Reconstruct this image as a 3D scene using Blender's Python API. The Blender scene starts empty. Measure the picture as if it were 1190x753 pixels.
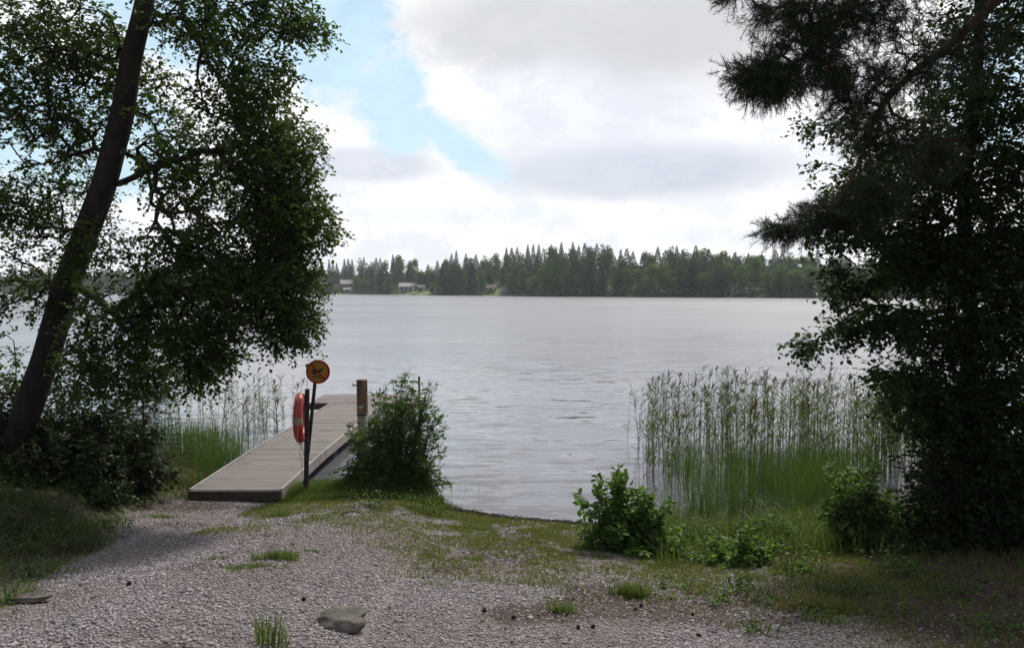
import bpy, math, random
import numpy as np
from mathutils import Vector, Matrix

R = math.radians
rng = np.random.default_rng(7)
random.seed(7)
S = bpy.context.scene
COL = S.collection

# ------------------------------------------------------------------ camera
PW, PH, FPX = 1190.0, 753.0, 900.0
CAMZ = 3.15
PITCH = math.atan(40.5 / FPX)          # looking slightly down
cd = bpy.data.cameras.new('camera')
cd.sensor_width = 36.0
cd.lens = 36.0 * FPX / PW
cd.clip_start = 0.05
cd.clip_end = 5000
cam = bpy.data.objects.new('camera', cd)
COL.objects.link(cam)
cam.location = (0, 0, CAMZ)
cam.rotation_euler = (R(90) - PITCH, 0, 0)
S.camera = cam

def at(px, py, d):
    """world point seen at photo position px,py at distance d ahead"""
    u = (px - PW / 2) / FPX
    v = -(py - PH / 2) / FPX
    y = math.cos(PITCH) + v * math.sin(PITCH)
    z = -math.sin(PITCH) + v * math.cos(PITCH)
    k = d / y
    return np.array([u * k, d, CAMZ + z * k])

# ------------------------------------------------------------------ tiny noise
def _hash(ix, iy, s):
    n = (ix.astype(np.int64) * 374761393 + iy.astype(np.int64) * 668265263 + s * 1442695041) & 0x7fffffff
    n = ((n ^ (n >> 13)) * 1274126177) & 0x7fffffff
    return ((n ^ (n >> 16)) & 0xffff) / 65535.0

def vnoise(x, y, s=0):
    x = np.asarray(x, float); y = np.asarray(y, float)
    ix = np.floor(x); iy = np.floor(y)
    fx = x - ix; fy = y - iy
    fx = fx * fx * (3 - 2 * fx); fy = fy * fy * (3 - 2 * fy)
    a = _hash(ix, iy, s); b = _hash(ix + 1, iy, s)
    c = _hash(ix, iy + 1, s); d = _hash(ix + 1, iy + 1, s)
    return (a * (1 - fx) + b * fx) * (1 - fy) + (c * (1 - fx) + d * fx) * fy

def fbm(x, y, s=0, o=3):
    t = 0; a = .5
    for i in range(o):
        t = t + a * vnoise(np.asarray(x) * 2 ** i, np.asarray(y) * 2 ** i, s + i * 17)
        a *= .5
    return t / (1 - .5 ** o)

def sstep(e0, e1, x):
    t = np.clip((np.asarray(x, float) - e0) / (e1 - e0), 0, 1)
    return t * t * (3 - 2 * t)

# ------------------------------------------------------------------ terrain
SHX = [-800, -200, -30, -12, -7, -5.35, -4.8, -3.2, -2.0, -1.4, -0.95, -0.3, 0.7, 1.6, 3.5, 5, 7, 12, 30, 200, 800]
SHY = [40, 22, 16.5, 15.3, 14.6, 13.6, 11.7, 11.5, 12.1, 11.7, 10.9, 10.55, 10.2, 9.9, 10.0, 10.3, 11, 13, 18, 26, 60]
FX = [-900, -600, -400, -129, 26, 113, 160, 400, 900]
FY = [760, 640, 600, 515, 315, 258, 240, 190, 150]
def near_shore(x): return np.interp(x, SHX, SHY) + .16 * (fbm(np.asarray(x) * 1.7, np.asarray(x) * 0 + 3, 5) - .5)
def far_shore(x): return np.interp(x, FX, FY) + 8 * (fbm(np.asarray(x) / 23.0, np.asarray(x) * 0, 9) - .5)

def ground(x, y):
    x = np.asarray(x, float); y = np.asarray(y, float)
    t = near_shore(x) - y
    land = 0.03 + .149 * np.minimum(t, 11) + .03 * np.clip(t - 11, 0, 60)
    land = land + .05 * sstep(0, .25, t) * (fbm(x * 1.3, y * 1.3, 3) - .35)
    water = np.maximum(-1.4, .13 * t)
    z = np.where(t > 0, land, np.where(t > -.2, .03 + (t) * .28, water))
    f = y - far_shore(x)
    hill = .16 * np.minimum(f, 22) + 7.5 * sstep(15, 110, f) + 5 * fbm(x / 60., y / 60., 21) * sstep(20, 90, f)
    z = np.where(f > 0, hill, np.where(f > -10, np.maximum(-1.4, .14 * f), z))
    return z

def hit(px, py):
    """point of the near ground or water seen at a photo position"""
    d = 2.0
    while d < 40:
        p = at(px, py, d)
        if p[2] <= max(float(ground(p[0], p[1])), 0.0):
            break
        d += .02
    return p

# ------------------------------------------------------------------ materials
MATS = {}
def newmat(name):
    m = bpy.data.materials.new(name); m.use_nodes = True
    nt = m.node_tree; nt.nodes.clear()
    out = nt.nodes.new('ShaderNodeOutputMaterial')
    return m, nt, out

class NT:
    def __init__(s, nt): s.nt = nt
    def n(s, typ, **kw):
        nd = s.nt.nodes.new(typ)
        for k, v in kw.items():
            if k.startswith('i_'):
                nd.inputs[k[2:].replace('_', ' ')].default_value = v
            else: setattr(nd, k, v)
        return nd
    def l(s, a, b): s.nt.links.new(a, b)
    def math(s, op, a, b=None, clamp=False):
        nd = s.nt.nodes.new('ShaderNodeMath'); nd.operation = op; nd.use_clamp = clamp
        for i, v in enumerate((a, b)):
            if v is None: continue
            if isinstance(v, (int, float)): nd.inputs[i].default_value = v
            else: s.l(v, nd.inputs[i])
        return nd.outputs[0]
    def mix(s, f, a, b, blend='MIX'):
        nd = s.nt.nodes.new('ShaderNodeMix'); nd.data_type = 'RGBA'; nd.blend_type = blend
        for i, v in ((0, f), (6, a), (7, b)):
            if isinstance(v, (int, float)): nd.inputs[i].default_value = v
            elif isinstance(v, (tuple, list)): nd.inputs[i].default_value = tuple(v) + ((1,) if len(v) == 3 else ())
            else: s.l(v, nd.inputs[i])
        return nd.outputs[2]
    def ramp(s, f, stops):
        nd = s.nt.nodes.new('ShaderNodeValToRGB')
        cr = nd.color_ramp
        while len(cr.elements) < len(stops): cr.elements.new(.5)
        for e, (p, c) in zip(cr.elements, stops):
            e.position = p; e.color = tuple(c) + (1,) if len(c) == 3 else c
        s.l(f, nd.inputs[0]); return nd.outputs[0]
    def rng(s, f, a, b, c, d):
        nd = s.nt.nodes.new('ShaderNodeMapRange'); nd.interpolation_type = 'SMOOTHSTEP'
        s.l(f, nd.inputs[0])
        for i, v in enumerate((a, b, c, d)): nd.inputs[i + 1].default_value = v
        return nd.outputs[0]
    def noise(s, vec, scale, detail=4, rough=.55, out=0):
        nd = s.nt.nodes.new('ShaderNodeTexNoise')
        nd.inputs['Scale'].default_value = scale; nd.inputs['Detail'].default_value = detail
        nd.inputs['Roughness'].default_value = rough
        if vec is not None: s.l(vec, nd.inputs['Vector'])
        return nd.outputs[out]

def surf(name, c1, c2=None, rough=.8, scale=6., stretch=(1, 1, 1), bump=.3, bdist=.01, metal=0., detail=5, spec=.3):
    if name in MATS: return MATS[name]
    m, nt, out = newmat(name); k = NT(nt)
    tc = k.n('ShaderNodeTexCoord')
    mp = k.n('ShaderNodeMapping'); mp.inputs['Scale'].default_value = stretch
    k.l(tc.outputs['Object'], mp.inputs[0])
    nz = k.noise(mp.outputs[0], scale, detail)
    c2 = c2 or tuple(v * .7 for v in c1)
    col = k.ramp(nz, [(.3, c2), (.7, c1)])
    b = k.n('ShaderNodeBsdfPrincipled', i_Roughness=rough, i_Metallic=metal)
    b.inputs['Specular IOR Level'].default_value = spec
    k.l(col, b.inputs['Base Color'])
    if bump:
        nz2 = k.noise(mp.outputs[0], scale * 3, 4)
        bp = k.n('ShaderNodeBump', i_Strength=bump, i_Distance=bdist)
        k.l(nz2, bp.inputs['Height']); k.l(bp.outputs[0], b.inputs['Normal'])
    k.l(b.outputs[0], out.inputs[0])
    MATS[name] = m; return m

def leafmat(name, dark, light, trans=.35, rough=.45, tcol=None, objrand=False):
    m, nt, out = newmat(name); k = NT(nt)
    a = k.n('ShaderNodeAttribute', attribute_name='tint')
    f = a.outputs['Fac']
    if objrand:
        oi = k.n('ShaderNodeObjectInfo')
        f = k.math('ADD', k.math('MULTIPLY', f, .35), k.math('MULTIPLY', oi.outputs['Random'], .65))
    col = k.ramp(f, [(0, dark), (1, light)])
    b = k.n('ShaderNodeBsdfPrincipled', i_Roughness=rough)
    b.inputs['Specular IOR Level'].default_value = .14
    k.l(col, b.inputs['Base Color'])
    t = k.n('ShaderNodeBsdfTranslucent')
    tc = tcol or (light[0] * 1.5, light[1] * 1.6, light[2] * .6)
    k.l(k.mix(.6, col, tc), t.inputs[0])
    mx = k.n('ShaderNodeMixShader'); mx.inputs[0].default_value = trans
    k.l(b.outputs[0], mx.inputs[1]); k.l(t.outputs[0], mx.inputs[2])
    k.l(mx.outputs[0], out.inputs[0])
    MATS[name] = m; return m

# ------------------------------------------------------------------ mesh helpers
def tag(o, label=None, cat=None, group=None, kind=None):
    if label: o['label'] = label
    if cat: o['category'] = cat
    if group: o['group'] = group
    if kind: o['kind'] = kind
    return o

def link(name, me, mat=None, parent=None, smooth=False):
    o = bpy.data.objects.new(name, me)
    COL.objects.link(o)
    if mat and not me.materials: me.materials.append(mat)
    if parent is not None: o.parent = parent
    if smooth: me.polygons.foreach_set('use_smooth', np.ones(len(me.polygons), bool))
    return o

def npmesh(name, V, F, tint=None):
    """V (n,3), F (m,k) uniform polygons"""
    me = bpy.data.meshes.new(name)
    V = np.asarray(V, np.float32); F = np.asarray(F, np.int32)
    me.vertices.add(len(V)); me.vertices.foreach_set('co', V.ravel())
    k = F.shape[1]
    me.loops.add(F.size); me.loops.foreach_set('vertex_index', F.ravel())
    me.polygons.add(len(F))
    me.polygons.foreach_set('loop_start', np.arange(len(F), dtype=np.int32) * k)
    try: me.polygons.foreach_set('loop_total', np.full(len(F), k, np.int32))
    except Exception: pass
    if tint is not None:
        a = me.attributes.new('tint', 'FLOAT', 'POINT'); a.data.foreach_set('value', np.asarray(tint, np.float32))
    me.update(calc_edges=True)
    return me

class MB:
    """collects simple solids into one mesh"""
    def __init__(s): s.v = []; s.f = []
    def add(s, vs, fs):
        o = len(s.v); s.v += [tuple(map(float, v)) for v in vs]; s.f += [tuple(i + o for i in f) for f in fs]
    def box(s, c, size, rot=(0, 0, 0), taper=1.0, bev=0):
        hx, hy, hz = [a / 2 for a in size]
        M = Matrix.Rotation(rot[2], 3, 'Z') @ Matrix.Rotation(rot[1], 3, 'Y') @ Matrix.Rotation(rot[0], 3, 'X')
        vs = []
        if bev <= 0:
            for z in (-1, 1):
                k = taper if z > 0 else 1
                for x, y in ((-1, -1), (1, -1), (1, 1), (-1, 1)):
                    vs.append(M @ Vector((x * hx * k, y * hy * k, z * hz)) + Vector(c))
            s.add(vs, [(3, 2, 1, 0), (4, 5, 6, 7), (0, 1, 5, 4), (1, 2, 6, 5), (2, 3, 7, 6), (3, 0, 4, 7)])
        else:
            bm = bmesh_box(hx, hy, hz, bev)
            s.add([M @ Vector(v) + Vector(c) for v in bm[0]], bm[1])
    def tube(s, pts, rad, n=8, cap=True):
        pts = [Vector(p) for p in pts]
        if isinstance(rad, (int, float)): rad = [rad] * len(pts)
        vs = []; fs = []
        prev = None
        for i, p in enumerate(pts):
            d = (pts[min(i + 1, len(pts) - 1)] - pts[max(i - 1, 0)]).normalized()
            if prev is None:
                a = Vector((1, 0, 0)) if abs(d.x) < .9 else Vector((0, 1, 0))
            else: a = prev
            a = (a - d * a.dot(d)).normalized(); b = d.cross(a); prev = a
            for j in range(n):
                t = 2 * math.pi * j / n
                vs.append(p + (a * math.cos(t) + b * math.sin(t)) * rad[i])
        for i in range(len(pts) - 1):
            for j in range(n):
                k = (j + 1) % n
                fs.append((i * n + j, i * n + k, (i + 1) * n + k, (i + 1) * n + j))
        if cap:
            fs.append(tuple(range(n))[::-1]); fs.append(tuple(range((len(pts) - 1) * n, len(pts) * n)))
        s.add(vs, fs)
    def prism(s, poly, t0, t1, fn):
        """2D outline poly extruded between t0 and t1, mapped by fn(a,b,t)"""
        n = len(poly)
        vs = [fn(a, b, t0) for a, b in poly] + [fn(a, b, t1) for a, b in poly]
        s.add(vs, [tuple(range(n))[::-1], tuple(range(n, 2 * n))] + [(i, (i + 1) % n, n + (i + 1) % n, n + i) for i in range(n)])
    def build(s, name, mat, parent=None, smooth=False, loc=None):
        me = bpy.data.meshes.new(name)
        me.from_pydata(s.v, [], s.f); me.update()
        import bmesh
        bm = bmesh.new(); bm.from_mesh(me); bmesh.ops.recalc_face_normals(bm, faces=bm.faces); bm.to_mesh(me); bm.free()
        return link(name, me, mat, parent, smooth)

def bmesh_box(hx, hy, hz, b):
    import bmesh
    bm = bmesh.new(); bmesh.ops.create_cube(bm, size=1)
    for v in bm.verts: v.co = Vector((v.co.x * 2 * hx, v.co.y * 2 * hy, v.co.z * 2 * hz))
    bmesh.ops.bevel(bm, geom=list(bm.edges), offset=b, segments=1, affect='EDGES')
    bm.verts.index_update()
    r = ([tuple(v.co) for v in bm.verts], [tuple(v.index for v in f.verts) for f in bm.faces])
    bm.free(); return r

def empty(name, loc, rz=0):
    o = bpy.data.objects.new(name, None); COL.objects.link(o)
    o.location = tuple(float(v) for v in loc); o.rotation_euler = (0, 0, rz); o.empty_display_size = .2
    return o

def reparent_world(child, parent):
    child.parent = parent
    child.matrix_parent_inverse = Matrix.Translation(parent.location).inverted() if parent.rotation_euler.z == 0 else parent.matrix_basis.inverted()

def unit(a): return a / np.maximum(np.linalg.norm(a, axis=-1, keepdims=True), 1e-9)

# frustums for many edges at once
def frusta(P0, P1, R0, R1, n=4):
    d = unit(P1 - P0)
    ref = np.where(np.abs(d[:, 2:3]) < .9, np.array([[0, 0, 1.]]), np.array([[1., 0, 0]]))
    a = unit(np.cross(d, ref)); b = np.cross(d, a)
    t = np.arange(n) * 2 * math.pi / n
    c = np.cos(t)[None, :, None]; s_ = np.sin(t)[None, :, None]
    ring = a[:, None] * c + b[:, None] * s_
    V = np.concatenate([P0[:, None] + ring * R0[:, None, None], P1[:, None] + ring * R1[:, None, None]], 1)
    m = len(P0); base = np.arange(m)[:, None] * 2 * n
    j = np.arange(n); k = (j + 1) % n
    F = np.stack([base + j, base + k, base + n + k, base + n + j], -1).reshape(-1, 4)
    return V.reshape(-1, 3), F

# leaves: 6 vertices each folded along midrib
def leafmesh(P, A, N, L, W=.75, fold=.18, tint=None):
    A = unit(A); side = unit(np.cross(A, N)); N = np.cross(side, A)
    L = L[:, None]; w = L * W / 2
    up = N * w * fold * 2
    b = P
    l1 = P + A * L * .32 + side * w * .9 + up
    l2 = P + A * L * .72 + side * w * .8 + up
    tp = P + A * L - N * L * .06
    r2 = P + A * L * .72 - side * w * .8 + up
    r1 = P + A * L * .32 - side * w * .9 + up
    V = np.stack([b, l1, l2, tp, r2, r1], 1).reshape(-1, 3)
    o = np.arange(len(P))[:, None] * 6
    F = np.stack([o + np.array([0, 3, 2, 1]), o + np.array([0, 5, 4, 3])], 1).reshape(-1, 4)
    if tint is None: tint = rng.random(len(P))
    return V, F, np.repeat(tint, 6)

def cat(parts):
    Vs = []; Fs = []; Ts = []; o = 0
    for p in parts:
        Vs.append(p[0]); Fs.append(p[1] + o); o += len(p[0])
        if len(p) > 2: Ts.append(p[2])
    return np.concatenate(Vs), np.concatenate(Fs), (np.concatenate(Ts) if Ts else None)

# grow a branch skeleton from base nodes to a cloud of tips
def grow(base_pts, base_par, tips, seg=.2, bend=.12, rise=.35, rtip=.004, expo=.42, lat=.3):
    cap = len(base_pts) + len(tips) * 14 + 50
    P = np.zeros((cap, 3)); par = np.full(cap, -1); dep = np.zeros(cap)
    nb = len(base_pts); P[:nb] = base_pts; par[:nb] = base_par; n = nb
    d0 = np.min(np.linalg.norm(tips[:, None] - base_pts[None], axis=2), 1)
    order = np.argsort(d0)
    ends = []
    for ti in order:
        T = tips[ti]
        v = T - P[:n]
        dist = np.linalg.norm(v, axis=1)
        low = np.maximum(0, -(v[:, 2]) + rise * 0)      # tip below node: penalise
        cost = dist + lat * dep[:n] + .5 * low * (np.arange(n) < nb)
        b = int(np.argmin(cost)); A = P[b]; ln = dist[b]
        k = max(1, min(12, int(math.ceil(ln / seg))))
        side = rng.normal(size=3) * ln * bend
        mid = (A + T) / 2 + side + np.array([0, 0, rise * .3 * ln])
        prev = b
        for i in range(1, k + 1):
            t = i / k
            q = (1 - t) ** 2 * A + 2 * t * (1 - t) * mid + t * t * T
            if i < k: q = q + rng.normal(size=3) * seg * .05
            P[n] = q; par[n] = prev; dep[n] = dep[prev] + np.linalg.norm(q - P[prev]); prev = n; n += 1
            if n >= cap - 15: break
        ends.append(prev)
        if n >= cap - 15: break
    P = P[:n]; par = par[:n]
    cnt = np.zeros(n); cnt[ends] = 1
    for i in range(n - 1, nb - 1, -1): cnt[par[i]] += cnt[i]
    rad = rtip * np.maximum(cnt, 1) ** expo
    return P, par, cnt, rad, np.array(ends), nb

def skeleton_mesh(P, par, rad, nb, n=5, rmax=.06):
    idx = np.arange(nb, len(P)); pa = par[idx]
    r1 = np.minimum(rad[idx], rmax); r0 = np.minimum(np.where(pa < nb, rad[idx] * 1.15, rad[pa]), rmax * 1.1)
    return frusta(P[pa], P[idx], r0, r1, n)

def twigs(P, par, ends, per=4, length=.25, out=.6, droop=.1, back=1):
    """returns start, dir, len arrays"""
    src = [ends]
    cur = ends
    for _ in range(back):
        cur = par[cur]; cur = np.where(cur < 0, 0, cur); src.append(cur)
    s_idx = np.concatenate(src)
    s_idx = np.repeat(s_idx, per)
    pa = np.maximum(par[s_idx], 0)
    d = unit(P[s_idx] - P[pa] + 1e-6)
    D = unit(d * out + rng.normal(size=(len(s_idx), 3)) * .55 - np.array([0, 0, droop]))
    L = length * rng.uniform(.5, 1.2, len(s_idx))
    return P[s_idx], D, L

def twig_leaves(S0, D, L, n=7, leaf=.06, W=.75, up=.7, droop=.25, lw=(.6, 1.15), tint=None):
    T = len(S0)
    t = (np.arange(n) + .6) / n
    pos = S0[:, None] + D[:, None] * (L[:, None, None] * t[None, :, None])
    pos[:, :, 2] -= (L[:, None] * t[None] ** 2 * .15)
    side = unit(np.cross(D, np.array([0, 0, 1.]) + rng.normal(size=D.shape) * .2))
    sg = np.where(np.arange(n) % 2 == 0, 1., -1.)[None, :, None]
    ax = D[:, None] * .55 + side[:, None] * sg * .8 + rng.normal(size=pos.shape) * .35 - np.array([0, 0, droop])
    nm = rng.normal(size=pos.shape) * (1 - up) + np.array([0, 0, up])
    pos = pos.reshape(-1, 3); ax = unit(ax.reshape(-1, 3)); nm = unit(nm.reshape(-1, 3))
    ln = leaf * rng.uniform(lw[0], lw[1], len(pos))
    tt = np.clip(rng.normal(.45, .2, len(pos)), 0, 1) if tint is None else tint(pos)
    return leafmesh(pos, ax, nm, ln, W, .18, tt)

def blobpts(blobs, k_=1.0):
    out = []
    for (px, py, d, rx, ry, rd, n) in blobs:
        n = max(1, int(n * k_))
        c = at(px, py, d); k = d / FPX
        v = rng.normal(size=(n, 3)); v = unit(v) * (rng.random((n, 1)) ** .42)
        out.append(c + v * np.array([rx * k, rd, ry * k]))
    return np.concatenate(out)

def catmull(pts, per=6):
    pts = [np.array(p, float) for p in pts]
    pts = [2 * pts[0] - pts[1]] + pts + [2 * pts[-1] - pts[-2]]
    out = []
    for i in range(1, len(pts) - 2):
        p0, p1, p2, p3 = pts[i - 1:i + 3]
        for j in range(per):
            t = j / per
            out.append(.5 * (2 * p1 + (p2 - p0) * t + (2 * p0 - 5 * p1 + 4 * p2 - p3) * t * t + (3 * p1 - p0 - 3 * p2 + p3) * t ** 3))
    out.append(pts[-2]); return np.array(out)

def trunk_mesh(pts, rads, sides=14, bump=.06, flare=0):
    n = len(pts); V = []
    t = np.arange(sides) * 2 * math.pi / sides
    prev = np.array([1., 0, 0])
    for i in range(n):
        d = pts[min(i + 1, n - 1)] - pts[max(i - 1, 0)]; d /= np.linalg.norm(d)
        a = prev - d * prev.dot(d); a /= np.linalg.norm(a); b = np.cross(d, a); prev = a
        rr = rads[i] * (1 + bump * (vnoise(t * 2.2 + 9, np.full(sides, i * .35), 4) - .5) * 2 + bump * .6 * (vnoise(t * 6, np.full(sides, i * .9), 8) - .5))
        V.append(pts[i] + (np.cos(t) * rr)[:, None] * a + (np.sin(t) * rr)[:, None] * b)
    V = np.concatenate(V)
    j = np.arange(sides); k = (j + 1) % sides
    F = np.concatenate([np.stack([i * sides + j, i * sides + k, (i + 1) * sides + k, (i + 1) * sides + j], -1) for i in range(n - 1)])
    return V, F

# ------------------------------------------------------------------ material library
bark = surf('bark_dark', (.042, .032, .028), (.016, .013, .012), .9, 9, (1, 1, .35), .9, .03)
pinebark = surf('bark_pine', (.11, .06, .04), (.045, .028, .022), .9, 8, (1, 1, .4), .9, .03)
twigm = surf('twig_bark', (.09, .07, .05), (.05, .04, .03), .85, 20, bump=0)
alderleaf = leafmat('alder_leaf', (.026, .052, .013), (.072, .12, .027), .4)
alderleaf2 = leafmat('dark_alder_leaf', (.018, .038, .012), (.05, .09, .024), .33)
bushleaf = leafmat('willow_leaf', (.045, .088, .022), (.105, .175, .042), .4)
freshleaf = leafmat('fresh_leaf', (.06, .12, .025), (.12, .21, .045), .42)
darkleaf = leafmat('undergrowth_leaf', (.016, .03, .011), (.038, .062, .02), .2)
needle = leafmat('pine_needle', (.018, .035, .018), (.04, .065, .03), .1, .5)
grassm = leafmat('grass_blade', (.05, .085, .022), (.12, .17, .045), .35)
drygrass = leafmat('dry_grass_blade', (.10, .09, .04), (.20, .17, .08), .3)
reedm = leafmat('reed_leaf', (.042, .075, .022), (.095, .14, .042), .33)
sedgem = leafmat('sedge_blade', (.038, .075, .022), (.085, .14, .04), .33)
plumem = leafmat('reed_plume', (.09, .055, .045), (.16, .10, .08), .25)
stalkm = leafmat('reed_stalk', (.055, .06, .03), (.15, .135, .08), .1)
spruceM = leafmat('far_spruce', (.024, .055, .022), (.055, .11, .034), .2, .7, objrand=True)
birchM = leafmat('far_birch', (.05, .092, .024), (.115, .18, .038), .35, .7, objrand=True)
yellowM = leafmat('far_yellow_bush', (.12, .16, .03), (.20, .24, .05), .3, .7, objrand=True)

# ------------------------------------------------------------------ masks on the near ground (world space)
Lpix = [(-60, 740), (20, 700), (75, 668), (130, 640), (150, 618), (150, 600), (185, 582), (222, 577)]
Lw = [hit(*p) for p in Lpix]
Rpix = [(700, 760), (650, 700), (620, 655), (560, 625), (470, 612), (395, 603), (330, 596)]
Rw = [hit(*p) for p in Rpix]
LY = [p[1] for p in Lw]; LX = [p[0] for p in Lw]
def grass_left(x, y):   # >0 inside the left grass
    o = np.argsort(LY)
    return np.interp(y, np.array(LY)[o], np.array(LX)[o]) - x + .35 * (fbm(x * 2, y * 2, 31) - .5)
def shore_t(x, y): return near_shore(x) - y
def grass_amt(x, y):
    x = np.asarray(x, float); y = np.asarray(y, float)
    gl = sstep(-.1, .2, grass_left(x, y))
    # band of thin turf by the water, wide to the right
    b = 2.5 + 1.0 * sstep(-1.5, 2.2, x) + 2.6 * sstep(1.0, 3.4, x)
    band = 1 - sstep(b * .45, b, shore_t(x, y) + .8 * (fbm(x * 1.1, y * 1.1, 41) - .5))
    band = band * sstep(-3.4, -2.2, x) * (.2 + .8 * sstep(.42, .6, fbm(x * 2.6, y * 2.6, 44)))
    mound = np.exp(-(((x + 1.95) / 1.35) ** 4 + ((y - 11.75) / .95) ** 4))
    right = sstep(1.7, 2.9, x + (y - 6) * .1 + .9 * (fbm(x * 1.5, y * 1.5, 47) - .5)) * .85 * (1 - .75 * sstep(3.6, 5.0, x - (y - 8) * .5))
    return np.clip(np.maximum.reduce([gl, band, mound, right]), 0, 1)
def soil_amt(x, y):
    x = np.asarray(x, float); y = np.asarray(y, float)
    s = sstep(1.8, 3.6, x + 1.0 * (fbm(x * 1.3, y * 1.3, 51) - .5))
    l = np.exp(-(((x + 4.5) / 1.3) ** 2 + ((y - 10.25) / .75) ** 2)) * .85
    l = np.maximum(l, .62 * sstep(.56, .70, fbm(x * .8, y * .8, 55)))
    wet = 1 - sstep(.02, .22, shore_t(x, y))
    return np.clip(np.maximum.reduce([s, l, wet]), 0, 1)

# terrain sheet
def axis(lo, hi, step, far_lo, far_hi, growf):
    core = np.arange(lo, hi + 1e-6, step)
    a = []; s = step; v = hi
    while v < far_hi:
        s *= growf; v = v + min(s, 14); a.append(min(v, far_hi))
    b = []; s = step; v = lo
    while v > far_lo:
        s *= growf; v = v - min(s, 14); b.append(max(v, far_lo))
    return np.array(b[::-1] + list(core) + a)
gx = axis(-9, 9, .1, -880, 880, 1.16); gy = axis(1.5, 17, .1, -60, 880, 1.16)
X, Y = np.meshgrid(gx, gy)
Z = ground(X, Y)
n1, n2 = X.shape
V = np.stack([X, Y, Z], -1).reshape(-1, 3)
ii = np.arange(n1 * n2).reshape(n1, n2)
F = np.stack([ii[:-1, :-1], ii[:-1, 1:], ii[1:, 1:], ii[1:, :-1]], -1).reshape(-1, 4)
me = npmesh('ground', V, F)
for nm, arr in (('grass', grass_amt(X, Y)), ('soil', soil_amt(X, Y)), ('far', (Y > 100) * 1.0), ('lawn', np.exp(-(((X + 55) / 13) ** 2)) * (Y > 380) + .8 * np.exp(-(((X + 10) / 5) ** 2)) * (Y > 300) + .9 * np.exp(-(((X + 108) / 8) ** 2)) * (Y > 380))):
    a = me.attributes.new(nm, 'FLOAT', 'POINT'); a.data.foreach_set('value', arr.ravel().astype(np.float32))
m, nt, out = newmat('ground_mat'); k = NT(nt)
tc = k.n('ShaderNodeTexCoord'); oc = tc.outputs['Object']
nA = k.noise(oc, 1.6, 6); nB = k.noise(oc, 14, 5); nC = k.noise(oc, 60, 3)
vor = k.n('ShaderNodeTexVoronoi', i_Scale=38.); k.l(oc, vor.inputs['Vector'])
vs = k.n('ShaderNodeSeparateColor'); k.l(vor.outputs['Color'], vs.inputs[0])
grav = k.ramp(vs.outputs[0], [(0, (.075, .06, .057)), (.5, (.17, .145, .14)), (1, (.30, .27, .265))])
grav = k.mix(k.rng(nA, .4, .7, 0, .5), grav, (.14, .115, .10))
soil = k.ramp(nB, [(.3, (.022, .015, .012)), (.7, (.08, .052, .038))])
gcol = k.ramp(nB, [(.3, (.04, .05, .02)), (.55, (.08, .085, .032)), (.75, (.12, .11, .05))])
at_g = k.n('ShaderNodeAttribute', attribute_name='grass').outputs['Fac']
at_s = k.n('ShaderNodeAttribute', attribute_name='soil').outputs['Fac']
at_f = k.n('ShaderNodeAttribute', attribute_name='far').outputs['Fac']
at_l = k.n('ShaderNodeAttribute', attribute_name='lawn').outputs['Fac']
fs = k.rng(k.math('ADD', at_s, k.math('MULTIPLY', k.math('SUBTRACT', nB, .5), .7)), .35, .65, 0, 1)
fg = k.rng(k.math('ADD', at_g, k.math('MULTIPLY', k.math('SUBTRACT', nB, .5), 1.1)), .3, .9, 0, .9)
c = k.mix(fg, grav, gcol); c = k.mix(fs, c, soil)
far = k.mix(k.rng(at_l, .25, .6, 0, 1), (.03, .035, .018), (.13, .18, .05))
c = k.mix(at_f, c, far)
b = k.n('ShaderNodeBsdfPrincipled', i_Roughness=.9); b.inputs['Specular IOR Level'].default_value = .2
k.l(c, b.inputs['Base Color'])
bp = k.n('ShaderNodeBump', i_Strength=.8, i_Distance=.015)
k.l(k.math('ADD', k.math('MULTIPLY', vor.outputs['Distance'], -1.0), nC), bp.inputs['Height']); k.l(bp.outputs[0], b.inputs['Normal'])
k.l(b.outputs[0], out.inputs[0])
tag(link('ground', me, m, smooth=True), kind='structure')

# ------------------------------------------------------------------ water
m, nt, out = newmat('lake_water'); k = NT(nt)
tc = k.n('ShaderNodeTexCoord'); oc = tc.outputs['Object']
def mapped(sx, sy, rz=0):
    mp = k.n('ShaderNodeMapping'); mp.inputs['Scale'].default_value = (sx, sy, 1); mp.inputs['Rotation'].default_value = (0, 0, rz)
    k.l(oc, mp.inputs[0]); return mp.outputs[0]
def nvec(v, scale, amt, detail=2):
    nz = k.noise(v, scale, detail, .5, out=1)
    sub = k.n('ShaderNodeVectorMath', operation='SUBTRACT'); k.l(nz, sub.inputs[0]); sub.inputs[1].default_value = (.5, .5, .5)
    mu = k.n('ShaderNodeVectorMath', operation='MULTIPLY'); k.l(sub.outputs[0], mu.inputs[0]); mu.inputs[1].default_value = (amt * .45, amt, 0)
    return mu.outputs[0]
def vadd(a, b_):
    n_ = k.n('ShaderNodeVectorMath', operation='ADD'); k.l(a, n_.inputs[0]); k.l(b_, n_.inputs[1]); return n_.outputs[0]
w1 = nvec(mapped(.22, 1, R(5)), 2.8, .25)
w2 = nvec(mapped(.35, 1, R(-7)), 8.0, .22)
w3 = nvec(mapped(.4, 1, R(4)), .55, .05)
w = vadd(vadd(w1, w2), w3)
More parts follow.
